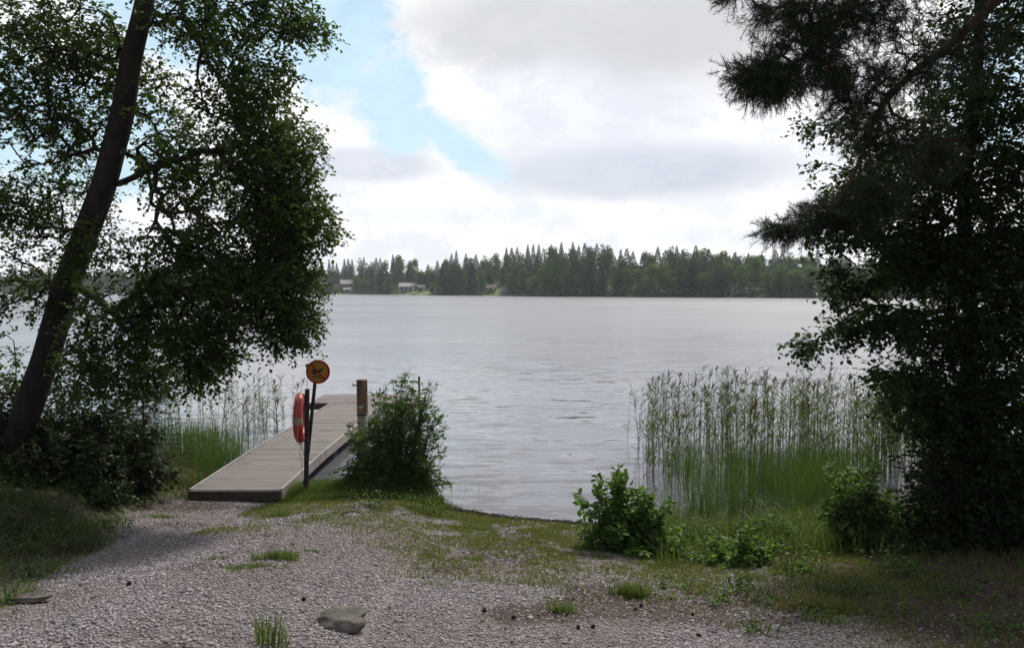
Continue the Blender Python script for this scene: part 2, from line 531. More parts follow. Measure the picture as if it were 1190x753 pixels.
# calmer and livelier patches of wind
patch = k.rng(k.noise(mapped(.25, 1), .045, 3), .35, .65, .8, 1.15)
sc = k.n('ShaderNodeVectorMath', operation='SCALE'); k.l(w, sc.inputs[0])
sy_ = k.n('ShaderNodeSeparateXYZ'); k.l(oc, sy_.inputs[0])
dist = k.math('LOGARITHM', k.math('MAXIMUM', sy_.outputs[1], 5.0), 10.0)
k.l(k.math('MULTIPLY', patch, k.rng(dist, 1.1, 2.2, 1.0, .45)), sc.inputs['Scale'])
base = k.n('ShaderNodeVectorMath', operation='ADD'); k.l(sc.outputs[0], base.inputs[0]); base.inputs[1].default_value = (0, 0, 1)
nrm = k.n('ShaderNodeVectorMath', operation='NORMALIZE'); k.l(base.outputs[0], nrm.inputs[0])
b = k.n('ShaderNodeBsdfPrincipled', i_Roughness=.12, i_IOR=1.5)
b.inputs['Base Color'].default_value = (.12, .122, .138, 1)
k.l(k.math('MULTIPLY', patch, k.rng(dist, 1.05, 2.2, .09, .36)), b.inputs['Roughness'])
k.l(nrm.outputs[0], b.inputs['Normal']); k.l(b.outputs[0], out.inputs[0])
bpy_me = npmesh('water', [(-879, 5, 0), (879, 5, 0), (879, 870, 0), (-879, 870, 0)], [(0, 1, 2, 3)])
tag(link('water', bpy_me, m), kind='structure')

def moss_amt(x, y):
    return sstep(4.6, 1.2, shore_t(x, y) + 1.6 * (fbm(x * 1.2, y * 1.2, 141) - .5)) * sstep(.36, .54, fbm(x * 2.4, y * 2.4, 144) * .6 + .4 * fbm(x * 9, y * 9, 145)) * (shore_t(x, y) > .1) * .9
# ------------------------------------------------------------------ gravel pebbles
def pebbles(n, xr, yr, keep, size, name):
    x = rng.uniform(*xr, n); y = rng.uniform(*yr, n)
    kk = keep(x, y) > rng.random(n)
    x = x[kk]; y = y[kk]; n = len(x)
    z = ground(x, y)
    V0 = np.array([(1, 0, 0), (-1, 0, 0), (0, 1, 0), (0, -1, 0), (0, 0, 1), (0, 0, -1)], float)
    c8 = []
    # cube-cut pebble: 8 corners, softened
    base = np.array([(a, b_, c_) for a in (-1, 1) for b_ in (-1, 1) for c_ in (-1, 1)], float) * .62
    F0 = np.array([(0, 1, 3, 2), (4, 6, 7, 5), (0, 4, 5, 1), (2, 3, 7, 6), (0, 2, 6, 4), (1, 5, 7, 3)])
    s = size * rng.lognormal(0, .35, n)
    sc_ = np.stack([s, s * rng.uniform(.6, .95, n), s * rng.uniform(.4, .7, n)], -1)
    Vv = base[None] * (1 + rng.uniform(-.35, .35, (n, 8, 3))) * sc_[:, None]
    a = rng.uniform(0, 6.28, n); tl = rng.normal(0, .45, n)
    ct, st = np.cos(tl), np.sin(tl)
    yy = Vv[:, :, 1] * ct[:, None] - Vv[:, :, 2] * st[:, None]; zz = Vv[:, :, 1] * st[:, None] + Vv[:, :, 2] * ct[:, None]
    ca, sa = np.cos(a)[:, None], np.sin(a)[:, None]
    xx = Vv[:, :, 0] * ca - yy * sa; y2 = Vv[:, :, 0] * sa + yy * ca
    Vv = np.stack([xx + x[:, None], y2 + y[:, None], zz + (z + s * .15)[:, None]], -1).reshape(-1, 3)
    Ff = (np.arange(n)[:, None, None] * 8 + F0[None]).reshape(-1, 4)
    return npmesh(name, Vv, Ff, np.repeat(rng.random(n), 8))
m, nt, out = newmat('pebble'); k = NT(nt)
a = k.n('ShaderNodeAttribute', attribute_name='tint')
tc = k.n('ShaderNodeTexCoord')
col = k.ramp(a.outputs['Fac'], [(0, (.085, .07, .075)), (.25, (.185, .158, .167)), (.6, (.265, .23, .243)), (.85, (.33, .29, .297)), (1, (.42, .385, .39))])
big = k.noise(tc.outputs['Object'], .9, 4)
col = k.mix(k.rng(big, .42, .62, 0, .45), col, (.20, .155, .13))
b = k.n('ShaderNodeBsdfPrincipled', i_Roughness=.85); k.l(col, b.inputs['Base Color']); k.l(b.outputs[0], out.inputs[0])
pebM = m
def keep(x, y):
    px_w = np.abs(x) / np.maximum(y, 1) < .72
    g = 1 - .92 * sstep(.15, .85, grass_amt(x, y)); s_ = 1 - .97 * soil_amt(x, y)
    g = g * (1 - .6 * moss_amt(x, y))
    return g * s_ * px_w * (shore_t(x, y) > .12)
tag(link('gravel', pebbles(340000, (-6.2, 4.6), (3.7, 11.6), keep, .0080, 'gravel'), pebM), 'crushed grey and pinkish gravel covering the clearing', 'gravel', kind='stuff')

# ------------------------------------------------------------------ blades (grass, sedge)
def blades(x, y, h, w, lean, segs=3, z=None, tint=None, curve=1.0):
    n = len(x)
    z = ground(x, y) if z is None else z
    az = rng.uniform(0, 6.28, n); ln = np.abs(rng.normal(0, lean, n))
    d = np.stack([np.cos(az), np.sin(az), np.zeros(n)], -1)
    fa = rng.uniform(0, 6.28, n); s_ = np.stack([np.cos(fa), np.sin(fa), np.zeros(n)], -1)
    P0 = np.stack([x, y, z], -1)
    Vv = []
    for i in range(segs + 1):
        t = i / segs
        c_ = P0 + d * (h * ln * t ** (1 + curve))[:, None] + np.array([0, 0, 1.]) * (h * t * (1 - .25 * np.minimum(ln, 1.6) * t))[:, None]
        ww = (w * (1 - t) ** .6 if i < segs else w * .04)
        ww = np.broadcast_to(ww, (n,))[:, None]
        Vv += [c_ - s_ * ww / 2, c_ + s_ * ww / 2]
    Vv = np.stack(Vv, 1).reshape(-1, 3)
    o = np.arange(n)[:, None, None] * (2 * (segs + 1))
    F0 = np.array([(2 * i, 2 * i + 1, 2 * i + 3, 2 * i + 2) for i in range(segs)])
    Ff = (o + F0[None]).reshape(-1, 4)
    tt = np.clip(rng.normal(.5, .25, n), 0, 1) if tint is None else tint
    return Vv, Ff, np.repeat(tt, 2 * (segs + 1))

def scatter(n, xr, yr, keepf):
    x = rng.uniform(*xr, n); y = rng.uniform(*yr, n)
    kk = keepf(x, y) > rng.random(n)
    return x[kk], y[kk]
def inview(x, y): return (np.abs(x) / np.maximum(y, .5) < .74)

def grass_obj(name, label, parts, mat):
    V_, F_, T_ = cat(parts)
    return tag(link(name, npmesh(name, V_, F_, T_), mat), label, 'grass', kind='stuff')

# left bank grass
xl, yl = scatter(90000, (-11, -3.9), (5.0, 15.2), lambda x, y: inview(x, y) * sstep(-.25, .15, grass_left(x, y)) * (shore_t(x, y) > .05) * (.35 + .65 * (fbm(x * 2, y * 2, 61) > .42)) * (1 - .9 * ((x > -4.65) & (y > 10.8))))
hl = (rng.uniform(.04, .16, len(xl)) * (.6 + 1.0 * sstep(1.0, 3.2, yl - 8.5)) + .26 * sstep(.45, .68, fbm(xl * 1.7, yl * 1.7, 66)) * rng.random(len(xl))) * (.3 + .7 * sstep(0, .7, grass_left(xl, yl)))
dl = rng.random(len(xl)) < .1 + .25 * sstep(.5, .7, fbm(xl * .9, yl * .9, 68))
bankm = leafmat('bank_grass_blade', (.028, .05, .015), (.08, .115, .035), .3)
grass_obj('bank_grass', 'shady grass on the left bank between gravel and tree', [blades(xl[~dl], yl[~dl], hl[~dl], .009, .7)], bankm)
grass_obj('dry_bank_grass', 'brownish dry blades mixed into the left bank grass', [blades(xl[dl], yl[dl], hl[dl], .007, 1.0)], drygrass)
# mound grass by the sign
xm, ym = scatter(60000, (-3.6, -.7), (10.2, 12.8), lambda x, y: sstep(.15, .6, np.exp(-(((x + 2.0) / 1.3) ** 4 + ((y - 11.6) / .95) ** 4))) * (shore_t(x, y) > -.1))
grass_obj('mound_grass', 'lush green grass round the sign post and the willow bush', [blades(xm, ym, rng.uniform(.1, .3, len(xm)) * (1 - .55 * sstep(.5, 0, ym - 10.8)), .009, .55)], grassm)
# thin turf by the water and on the right
xt, yt = scatter(190000, (-3.6, 6.5), (4.6, 12.), lambda x, y: inview(x, y) * grass_amt(x, y) * (shore_t(x, y) > .03) * (.15 + .85 * sstep(.42, .6, fbm(x * 3.5, y * 3.5, 71))) * .8)
ht = rng.uniform(.02, .06, len(xt)) + .12 * sstep(.45, .7, fbm(xt * 1.6, yt * 1.6, 77)) * sstep(1.4, 3., xt) * rng.random(len(xt)) + .12 * sstep(.8, .2, shore_t(xt, yt)) * sstep(.8, 1.5, xt)
dry = rng.random(len(xt)) < .28 * sstep(1.5, 3, xt) + .06
grass_obj('turf', 'short thin turf creeping over the gravel towards the water', [blades(xt[~dry], yt[~dry], ht[~dry], .008, .7, 2)], grassm)
grass_obj('dry_turf', 'straw-coloured dry grass scattered through the turf on the right', [blades(xt[dry], yt[dry], ht[dry] * 1.3, .006, .9, 2)], drygrass)
xo, yo = scatter(260000, (-3.4, 3.6), (5.6, 11.4), lambda x, y: inview(x, y) * moss_amt(x, y))
mossm = leafmat('moss_leaf', (.085, .10, .028), (.19, .20, .055), .25)
grass_obj('moss', 'yellow green mossy patches spreading through the gravel near the water', [blades(xo, yo, rng.uniform(.018, .042, len(xo)), .012, .9, 1)], mossm)
xe, ye = scatter(46000, (1.5, 7.5), (7.6, 11.4), lambda x, y: inview(x, y) * sstep(2.2, .2, np.abs(shore_t(x, y) - .3)) * (.2 + .8 * sstep(.4, .6, fbm(x * 2.2, y * 2.2, 79))))
grass_obj('shore_grass', 'taller fresh grass along the water edge below the reeds', [blades(xe, ye, rng.uniform(.1, .38, len(xe)), .010, .7)], grassm)

# ------------------------------------------------------------------ reeds
def reeds(x, y, h, z0=-.25):
    n = len(x)
    lean = rng.normal(0, .045, (n, 2)); 
    P0 = np.stack([x, y, np.full(n, z0)], -1)
    H = h - z0
    def pt(t): return P0 + np.stack([lean[:, 0] * H * t ** 1.6 * 1.5, lean[:, 1] * H * t, H * t], -1)
    st = []
    ts = [0, .35, .7, 1]
    for a_, b_ in zip(ts[:-1], ts[1:]):
        v, f = frusta(pt(a_ * np.ones(n)) if False else pt(a_), pt(b_), np.full(n, .005 * (1 - .6 * a_)), np.full(n, .005 * (1 - .6 * b_)), 3)
        st.append((v, f, np.repeat(rng.random(n), 6)))
    lv = []
    for q in range(10):
        t = rng.uniform(.3, .97, n); c_ = pt(t[:, None][:, 0])
        az = np.where(rng.random(n) < .6, rng.normal(0, .8, n), rng.normal(math.pi, .8, n))
        el = rng.uniform(.7, 1.3, n)
        A = np.stack([np.cos(az) * np.cos(el), np.sin(az) * np.cos(el), np.sin(el)], -1)
        L = rng.uniform(.11, .25, n)
        s_ = unit(np.cross(A, rng.normal(size=(n, 3)) * .4 + np.array([0, 1., .2])))
        m_ = c_ + A * (L * .5)[:, None]; e_ = c_ + A * L[:, None] * .8 + np.stack([np.cos(az) * L * .25, np.sin(az) * L * .25, -L * .05], -1)
        w = .006
        Vv = np.stack([c_ - s_ * w * .5, c_ + s_ * w * .5, m_ + s_ * w, m_ - s_ * w, e_ + s_ * .001, e_ - s_ * .001], 1).reshape(-1, 3)
        o = np.arange(n)[:, None, None] * 6
        lv.append((Vv, (o + np.array([(0, 1, 2, 3), (3, 2, 4, 5)])[None]).reshape(-1, 4), np.repeat(rng.random(n), 6)))
    # plumes on some
    pm = rng.random(n) < .25; nn = int(pm.sum()); top = pt(1.0)[pm]
    pl = []
    for q in range(10):
        d = unit(rng.normal(size=(nn, 3)) * .35 + np.array([.35, 0, 1.]))
        st0 = top - np.array([0, 0, 1.]) * rng.uniform(0, .1, nn)[:, None]
        pl.append(leafmesh(st0, d, rng.normal(size=(nn, 3)), rng.uniform(.06, .13, nn), .12))
    return cat(st), cat(lv), cat(pl)

def reed_bed(label, n, xr, yr, keepf, hfun):
    x, y = scatter(n, xr, yr, keepf)
    a_, b_, c_ = reeds(x, y, hfun(x, y))
    r = tag(empty('reed_bed', (float(np.mean(x)), float(np.mean(y)), 0)), label, 'reeds', kind='stuff')
    for nm, q, mt in (('stalks', a_, stalkm), ('leaves', b_, reedm), ('plumes', c_, plumem)):
        o = link(nm, npmesh(nm, *q), mt); reparent_world(o, r)
    return r
def keep_r(x, y):
    u = x / y
    a_ = sstep(.09, .2, u) * (.25 + .75 * sstep(.2, .28, u))
    return a_ * (.1 + .9 * sstep(.35, .62, fbm(x * 1.6, y * .5, 81))) * (shore_t(x, y) < -.9) * (y < 16.5 - 1.0 * (u > .4))
reed_bed('tall thin reed bed standing in the water on the right', 2100, (1.2, 8.6), (11.6, 16.8), keep_r,
         lambda x, y: rng.uniform(1.0, 1.58, len(x)) * (.8 + .2 * sstep(.12, .24, x / y)) + .25 * (fbm(x, y, 83) - .5))
reed_bed('sparse tall reeds beyond the left bank beside the jetty', 170, (-7.6, -4.75), (14.2, 18), lambda x, y: .3 + .7 * sstep(.4, .6, fbm(x * 1.6, y, 86)),
         lambda x, y: rng.uniform(.8, 1.3, len(x)))
def sedge(label, n, xr, yr, keepf, hf, name='sedge_bed', w=.009, lean=.2):
    x, y = scatter(n, xr, yr, keepf)
    h = hf(x, y)
    z = np.minimum(ground(x, y), 0) - .02
    v, f, t = blades(x, y, h, w, lean, 4, z=z, curve=1.2)
    return tag(link(name, npmesh(name, v, f, t), sedgem), label, 'sedge', kind='stuff')
sedge('dense bright green sedge in front of the tall reeds', 17000, (1.9, 7.6), (10.4, 14.6),
      lambda x, y: sstep(.19, .24, x / y + .05 * (fbm(x * 2, y, 91) - .5)) * sstep(.50, .42, x / y) * (.22 + .78 * sstep(.38, .56, fbm(x * 1.7, y * .9, 93))) * (shore_t(x, y) < -.35),
      lambda x, y: rng.uniform(.5, 1.15, len(x)))
sedge('fine dark green sedge left of the jetty', 13000, (-9.5, -4.68), (11.9, 16.6),
      lambda x, y: (.3 + .7 * sstep(.36, .54, fbm(x * 1.5, y * .8, 95))) * (shore_t(x, y) < .3) * ((shore_t(x, y) > -1.9) | (rng.random(len(x)) < .25)),
      lambda x, y: rng.uniform(.45, .95, len(x)))
# sprigs of reed in open water beside the bush
sedge('few thin rushes in the water right of the willow bush', 160, (-1.0, -.1), (11.6, 14.), lambda x, y: sstep(.3, .6, fbm(x * 4, y * 2, 97)), lambda x, y: rng.uniform(.2, .4, len(x)), w=.006, lean=.4)

# ------------------------------------------------------------------ generic woody plant
def woody(root_loc, name, label, cat_, base_pts, base_par, tips, trunk=None, bmat=bark, lmat=alderleaf, seg=.2, per=4, tl=.25, nl=7, leaf=.06, W=.75,
          droop=.1, back=1, rmax=.06, rtip=.004, expo=.42, group=None, kind_needle=False, up=.7, rise=.35, bend=.12, lat=.3, partnames=('trunk', 'branches', 'crown')):
    P, par, cnt, rad, ends, nb = grow(base_pts, base_par, tips, seg, rise=rise, rtip=rtip, expo=expo, bend=bend, lat=lat)
    parts = [skeleton_mesh(P, par, rad, nb, 5, rmax)]
    S0, D, L = twigs(P, par, ends, per, tl, droop=droop, back=back)
    parts.append(frusta(S0, S0 + D * L[:, None] - np.array([0, 0, .15]) * L[:, None], np.full(len(L), rtip * .7), np.full(len(L), rtip * .3), 3))
    r = tag(empty(name, root_loc), label, cat_, group)
    if trunk is not None:
        o = link(partnames[0], npmesh(partnames[0], *trunk), bmat, smooth=True); reparent_world(o, r)
    v, f, _ = cat(parts)
    o = link(partnames[1], npmesh(partnames[1], v, f), bmat if trunk is not None else twigm, smooth=True); reparent_world(o, r)
    if kind_needle:
        v, f, t = needles(S0, D, L, nl, leaf)
    else:
        v, f, t = twig_leaves(S0, D, L, nl, leaf, W, up)
    o = link(partnames[2], npmesh(partnames[2], v, f, t), lmat); reparent_world(o, r)
    return r

def needles(S0, D, L, n, ln):
    T = len(S0); t = rng.uniform(.15, 1.05, (T, n))
    pos = S0[:, None] + D[:, None] * (L[:, None] * t)[:, :, None]; pos[:, :, 2] -= .15 * L[:, None] * t
    A = unit(D[:, None] * .75 + rng.normal(size=pos.shape) * .55)
    pos = pos.reshape(-1, 3); A = A.reshape(-1, 3); s_ = unit(np.cross(A, rng.normal(size=A.shape)))
    l_ = ln * rng.uniform(.7, 1.1, len(pos))[:, None]; w = .0016
    Vv = np.stack([pos - s_ * w, pos + s_ * w, pos + A * l_ + s_ * w * .5, pos + A * l_ - s_ * w * .5], 1).reshape(-1, 3)
    Ff = (np.arange(len(pos))[:, None] * 4 + np.arange(4)[None])
    return Vv, Ff, np.repeat(rng.random(len(pos)), 4)

# ---- left alder
g0 = at(2, 600, 10.0)
tp = catmull([at(-6, 590, 10.0), at(20, 510, 10.0), at(52, 420, 10.0), at(78, 330, 9.9), at(112, 240, 9.8), at(138, 150, 9.8), at(153, 70, 9.7), at(170, -10, 9.7), at(180, -120, 9.7), at(190, -260, 9.7), at(196, -380, 9.7)], 6)
g0z = float(ground(tp[0][0], tp[0][1])); tp[0][2] = min(tp[0][2], g0z - .1)
tr = np.interp(np.arange(len(tp)), [0, 4, 12, 24, 36, 48, 60], [.25, .185, .165, .15, .125, .085, .03])
nbp = len(tp) - 14
blobs = [
 (285, 105, 9.5, 62, 55, .8, 150), (318, 185, 9.4, 58, 55, .8, 230), (328, 258, 9.4, 62, 50, .8, 280), (300, 330, 9.3, 75, 50, .8, 280),
 (240, 395, 9.3, 48, 40, .6, 130), (228, 432, 9.3, 24, 24, .3, 34), (335, 375, 9.3, 36, 34, .5, 90), (245, 25, 9.6, 80, 38, .8, 130), (350, 38, 9.8, 40, 12, .4, 34), (325, 12, 9.8, 46, 14, .5, 36),
 (225, 200, 9.8, 70, 60, .7, 150), (215, 300, 9.4, 60, 55, .7, 150), (60, 45, 9.9, 110, 50, .9, 210), (20, 125, 9.9, 60, 40, .7, 90), (85, 155, 10.0, 45, 40, .6, 60),
 (20, 250, 9.9, 60, 50, .7, 80), (45, 335, 10.0, 60, 36, .6, 70), (135, 380, 9.4, 60, 50, .6, 130), (120, 435, 9.7, 70, 30, .6, 90), (-40, 180, 9.8, 60, 160, .8, 60),
 (185, 440, 9.8, 50, 18, .5, 34), (170, 130, 10.1, 60, 60, .6, 70), (70, 222, 10.0, 60, 45, .6, 55), (100, 290, 9.5, 40, 40, .4, 40), (110, 90, 10.3, 60, 50, .6, 70), (-40, 380, 9.9, 50, 60, .7, 30), (10, 440, 10.4, 35, 40, .6, 30), (195, 360, 9.6, 50, 50, .5, 90),
 (180, -90, 9.7, 190, 60, 1.4, 150), (190, -220, 9.7, 170, 90, 1.4, 150), (50, -200, 8.4, 200, 90, 1.2, 110)]  # unseen crown clusters above the view, added to block light
tips = blobpts(blobs, 1.12)
bp_i = np.arange(6, len(tp)); 
woody(tp[0], 'alder_tree', 'large leaning alder with a dark bare trunk on the left bank', 'tree', tp[bp_i], np.arange(-1, len(bp_i) - 1), tips,
      trunk=trunk_mesh(tp, tr, 16), lmat=alderleaf, per=4, tl=.26, nl=6, leaf=.056, W=.8, seg=.22, rmax=.04, back=0, rtip=.0034, expo=.4, lat=.12, rise=.15)

# ---- right alder, leafy mass
tr_pts = catmull([at(1120, 640, 8.8), at(1120, 520, 8.8), at(1128, 380, 8.9), at(1120, 240, 8.9), at(1135, 100, 8.9), at(1140, -60, 8.9), at(1150, -220, 8.9)], 6)
tr_pts[0][2] = min(tr_pts[0][2], float(ground(tr_pts[0][0], tr_pts[0][1])) - .1)
rr = np.linspace(.11, .03, len(tr_pts))
blobs = [
 (1135, 120, 8.8, 75, 60, .8, 110), (1120, 210, 8.8, 80, 55, .9, 150), (1120, 300, 8.8, 85, 55, .9, 190), (1130, 390, 8.7, 80, 55, .9, 200),
 (1150, 480, 8.6, 70, 60, .8, 170), (1065, 470, 8.6, 40, 46, .6, 70), (1055, 300, 8.7, 40, 36, .6, 60), (1035, 372, 8.4, 46, 22, .5, 44), (985, 385, 8.3, 36, 13, .3, 18), (940, 402, 8.2, 26, 8, .2, 9), (1040, 435, 8.3, 36, 14, .4, 20),
 (1000, 328, 8.4, 32, 11, .3, 14), (970, 318, 8.3, 20, 7, .2, 6), (990, 345, 8.3, 36, 10, .3, 10), (1050, 190, 8.6, 50, 45, .6, 60), (1000, 215, 8.6, 50, 30, .5, 44), (985, 270, 8.5, 55, 22, .4, 36), (985, 150, 8.4, 36, 11, .3, 12), (940, 145, 8.4, 14, 8, .1, 4), (1040, 245, 8.6, 40, 30, .5, 30),
 (945, 192, 8.4, 10, 5, .1, 2), (1160, 20, 8.9, 80, 45, .8, 80), (1215, 250, 8.2, 50, 200, .8, 140), (1160, -90, 8.8, 120, 60, 1.2, 120), (1180, 560, 8.3, 60, 40, .6, 90), (1300, -160, 7.2, 260, 120, 1.4, 260), (1500, -420, 6.0, 300, 200, 1.4, 260)]  # final overhead clusters lie out of view, added to shade the right ground
tips = blobpts(blobs, 1.45)
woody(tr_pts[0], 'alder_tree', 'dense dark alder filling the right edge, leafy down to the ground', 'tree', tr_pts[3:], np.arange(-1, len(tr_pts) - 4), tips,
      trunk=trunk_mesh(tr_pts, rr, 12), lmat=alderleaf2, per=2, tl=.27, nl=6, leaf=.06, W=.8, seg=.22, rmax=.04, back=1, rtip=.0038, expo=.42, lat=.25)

# ---- pine with drooping limb, trunk just outside the frame
pt_ = catmull([at(1330, 760, 7.4), at(1330, 400, 7.4), at(1320, 0, 7.4), at(1315, -400, 7.4), at(1310, -800, 7.4)], 6)
pt_[0][2] = min(pt_[0][2], float(ground(pt_[0][0], pt_[0][1])) - .1)
limb1 = catmull([at(1318, -150, 7.4), at(1240, -70, 7.3), at(1160, 0, 7.2), at(1100, 55, 7.1), at(1050, 95, 7.0), at(1018, 135, 6.9), at(1000, 185, 6.8), at(975, 235, 6.8)], 4)
limb2 = catmull([at(1318, -190, 7.4), at(1200, -140, 7.2), at(1080, -75, 7.0), at(1000, -10, 6.8), at(965, 35, 6.7), at(925, 75, 6.7)], 4)
bn = np.concatenate([limb1, limb2]); bpar = np.concatenate([np.arange(-1, len(limb1) - 1), [-1], np.arange(len(limb1), len(bn) - 1)])
blobs = [(1000, 110, 6.9, 40, 40, .35, 60), (880, 85, 6.6, 40, 14, .25, 40), (940, 50, 6.7, 60, 20, .3, 50), (965, 18, 6.8, 55, 26, .4, 75), (1030, 20, 6.9, 50, 35, .5, 40), (900, 98, 6.6, 42, 16, .3, 60), (955, 80, 6.7, 40, 20, .35, 40), (850, -4, 6.6, 22, 4, .2, 8), (905, 10, 6.7, 40, 12, .3, 28),
 (1020, 165, 6.9, 34, 30, .4, 45), (1060, 90, 7.0, 45, 40, .4, 36), (965, 250, 6.8, 42, 16, .3, 60), (912, 266, 6.7, 26, 9, .2, 28), (1010, 235, 6.8, 40, 30, .4, 60), (1120, 60, 7.1, 45, 45, .5, 40),
 (1080, 170, 7.0, 45, 36, .4, 40), (980, -60, 6.9, 120, 40, .6, 100), (1160, -60, 7.1, 90, 60, .6, 90), (1200, -400, 6.4, 300, 120, 1.2, 160)]  # last cluster is unseen overhead canopy, put in to cast shade below
tips = blobpts(blobs, 1.75)
tm = [trunk_mesh(pt_, np.linspace(.24, .14, len(pt_)), 14), trunk_mesh(limb1, np.linspace(.055, .014, len(limb1)), 8), trunk_mesh(limb2, np.linspace(.06, .014, len(limb2)), 8)]
v, f, _ = cat(tm)
woody(pt_[0], 'pine_tree', 'old pine reaching in from the upper right with drooping needle-clad limbs', 'tree', bn, bpar, tips, trunk=(v, f), bmat=pinebark, lmat=needle,
      per=2, tl=.16, nl=34, leaf=.05, seg=.15, rmax=.03, back=1, rtip=.003, kind_needle=True, lat=.2)

# ---- bushes: many curved shoots rising from one root, leafed along their length
def bush(name, label, px, py, d, blobs, lmat, leaf, nl=6, W=.5, spread=.2, side=5, tl=.16, lo=.3, up=.6, cat_='bush', droop=.2, group=None, tips=None, k_=1.0):
    c = at(px, py, d); c[2] = float(ground(c[0], c[1]))
    T = blobpts(blobs, k_) if tips is None else tips
    n = len(T); base = c + (T - c) * np.array([spread, spread, 0]) + rng.normal(size=(n, 3)) * np.array([.04, .04, 0])
    base[:, 2] = ground(base[:, 0], base[:, 1]) - .03
    mid = base * .45 + T * .55; mid[:, 2] = base[:, 2] + (T[:, 2] - base[:, 2]) * .72; mid[:, :2] = base[:, :2] + (T[:, :2] - base[:, :2]) * .35
    K = 9; t = np.linspace(0, 1, K)
    Q = (1 - t)[None, :, None] ** 2 * base[:, None] + (2 * t * (1 - t))[None, :, None] * mid[:, None] + (t ** 2)[None, :, None] * T[:, None]
    Q = Q + rng.normal(size=Q.shape) * .012
    P0 = Q[:, :-1].reshape(-1, 3); P1 = Q[:, 1:].reshape(-1, 3)
    r_ = .006 * (1 - .75 * t); R0 = np.tile(r_[:-1], n); R1 = np.tile(r_[1:], n)
    parts = [frusta(P0, P1, R0, R1, 4)]
    # side twigs
    tt = np.tile(t[:-1], n); ok = np.where(tt > lo * .8)[0]
    si = rng.choice(ok, size=min(len(ok), n * side))
    dirs = unit(P1[si] - P0[si]); ra = unit(rng.normal(size=dirs.shape)); sd = unit(dirs * .7 + ra * .8); sl_ = tl * rng.uniform(.5, 1.2, len(si)) * (1.25 - .6 * tt[si])
    parts.append(frusta(P0[si], P0[si] + sd * sl_[:, None], np.full(len(si), .0025), np.full(len(si), .001), 3))
    lf = [twig_leaves(P0[si], sd, sl_, nl, leaf, W, up, droop)]
    okm = tt > lo
    lf.append(twig_leaves(P0[okm], P1[okm] - P0[okm], np.ones(okm.sum()), 2, leaf, W, up, droop))
    root = tag(empty(name, c), label, cat_, group)
    v, f, _ = cat(parts)
    o = link('stems', npmesh('stems', v, f), twigm); reparent_world(o, root)
    v, f, t_ = cat(lf)
    o = link('foliage', npmesh('foliage', v, f, t_), lmat); reparent_world(o, root)
    return root
bush('willow_bush', 'tall willow bush beside the wooden post and jetty', 455, 582, 11.6,
     [(455, 545, 11.4, 64, 34, .5, 60), (450, 505, 11.5, 55, 30, .45, 44), (465, 470, 11.6, 50, 24, .4, 26), (478, 445, 11.6, 36, 14, .3, 11), (508, 480, 11.6, 14, 18, .2, 6),
      (408, 505, 11.7, 16, 14, .2, 6), (402, 550, 11.4, 20, 20, .25, 14), (472, 430, 11.6, 14, 10, .15, 4), (505, 455, 11.6, 14, 14, .15, 4), (440, 450, 11.6, 10, 10, .15, 3), (502, 545, 11.3, 26, 34, .35, 30), (519, 500, 11.5, 6, 24, .2, 4), (430, 575, 11.1, 50, 14, .3, 40), (500, 585, 11.0, 24, 10, .2, 18), (385, 560, 11.4, 12, 12, .2, 5)],
     bushleaf, .066, nl=6, W=.45, spread=.4, side=9, tl=.18, lo=.15, k_=1.7)
bush('alder_sapling', 'compact broad-leaved bush with bright top leaves at the water edge', 722, 640, 8.5,
     [(722, 625, 8.4, 58, 16, .4, 26), (785, 625, 8.4, 24, 18, .25, 16), (768, 585, 8.5, 18, 18, .2, 8), (722, 605, 8.5, 52, 26, .4, 30), (722, 570, 8.5, 42, 20, .35, 24), (716, 543, 8.5, 26, 8, .2, 5), (668, 572, 8.4, 10, 10, .15, 3), (690, 552, 8.5, 10, 8, .1, 2), (760, 605, 8.5, 20, 20, .25, 12), (750, 562, 8.5, 18, 12, .2, 6)],
     freshleaf, .085, nl=4, W=.6, spread=.35, side=6, tl=.16, lo=.15)
bush('birch_sapling', 'mid green bush in front of the dark alder at the right end of the reeds', 995, 640, 8.6,
     [(990, 600, 8.6, 42, 34, .4, 26), (985, 555, 8.6, 36, 22, .35, 18), (1030, 585, 8.6, 35, 36, .4, 20), (962, 595, 8.5, 18, 26, .25, 9), (1010, 535, 8.6, 24, 14, .3, 7)],
     bushleaf, .078, nl=5, W=.6, spread=.3, side=6, tl=.18, lo=.2)
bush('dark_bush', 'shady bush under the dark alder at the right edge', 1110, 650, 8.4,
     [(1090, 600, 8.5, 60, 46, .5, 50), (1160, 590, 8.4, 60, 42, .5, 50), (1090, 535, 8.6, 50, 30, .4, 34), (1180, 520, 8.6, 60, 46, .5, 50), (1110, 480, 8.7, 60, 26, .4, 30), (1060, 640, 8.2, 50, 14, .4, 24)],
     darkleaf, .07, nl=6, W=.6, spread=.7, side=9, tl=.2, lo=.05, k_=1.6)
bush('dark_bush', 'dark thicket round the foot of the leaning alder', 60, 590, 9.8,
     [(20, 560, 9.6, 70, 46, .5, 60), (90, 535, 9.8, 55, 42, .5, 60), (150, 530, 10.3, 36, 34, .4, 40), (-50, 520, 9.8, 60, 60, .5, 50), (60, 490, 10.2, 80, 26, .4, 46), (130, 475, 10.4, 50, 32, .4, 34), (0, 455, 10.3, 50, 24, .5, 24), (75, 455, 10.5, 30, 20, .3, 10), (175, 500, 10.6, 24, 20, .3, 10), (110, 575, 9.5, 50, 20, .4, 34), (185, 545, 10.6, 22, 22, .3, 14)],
     darkleaf, .065, nl=6, W=.6, spread=.7, side=9, tl=.2, lo=.05, k_=1.8)
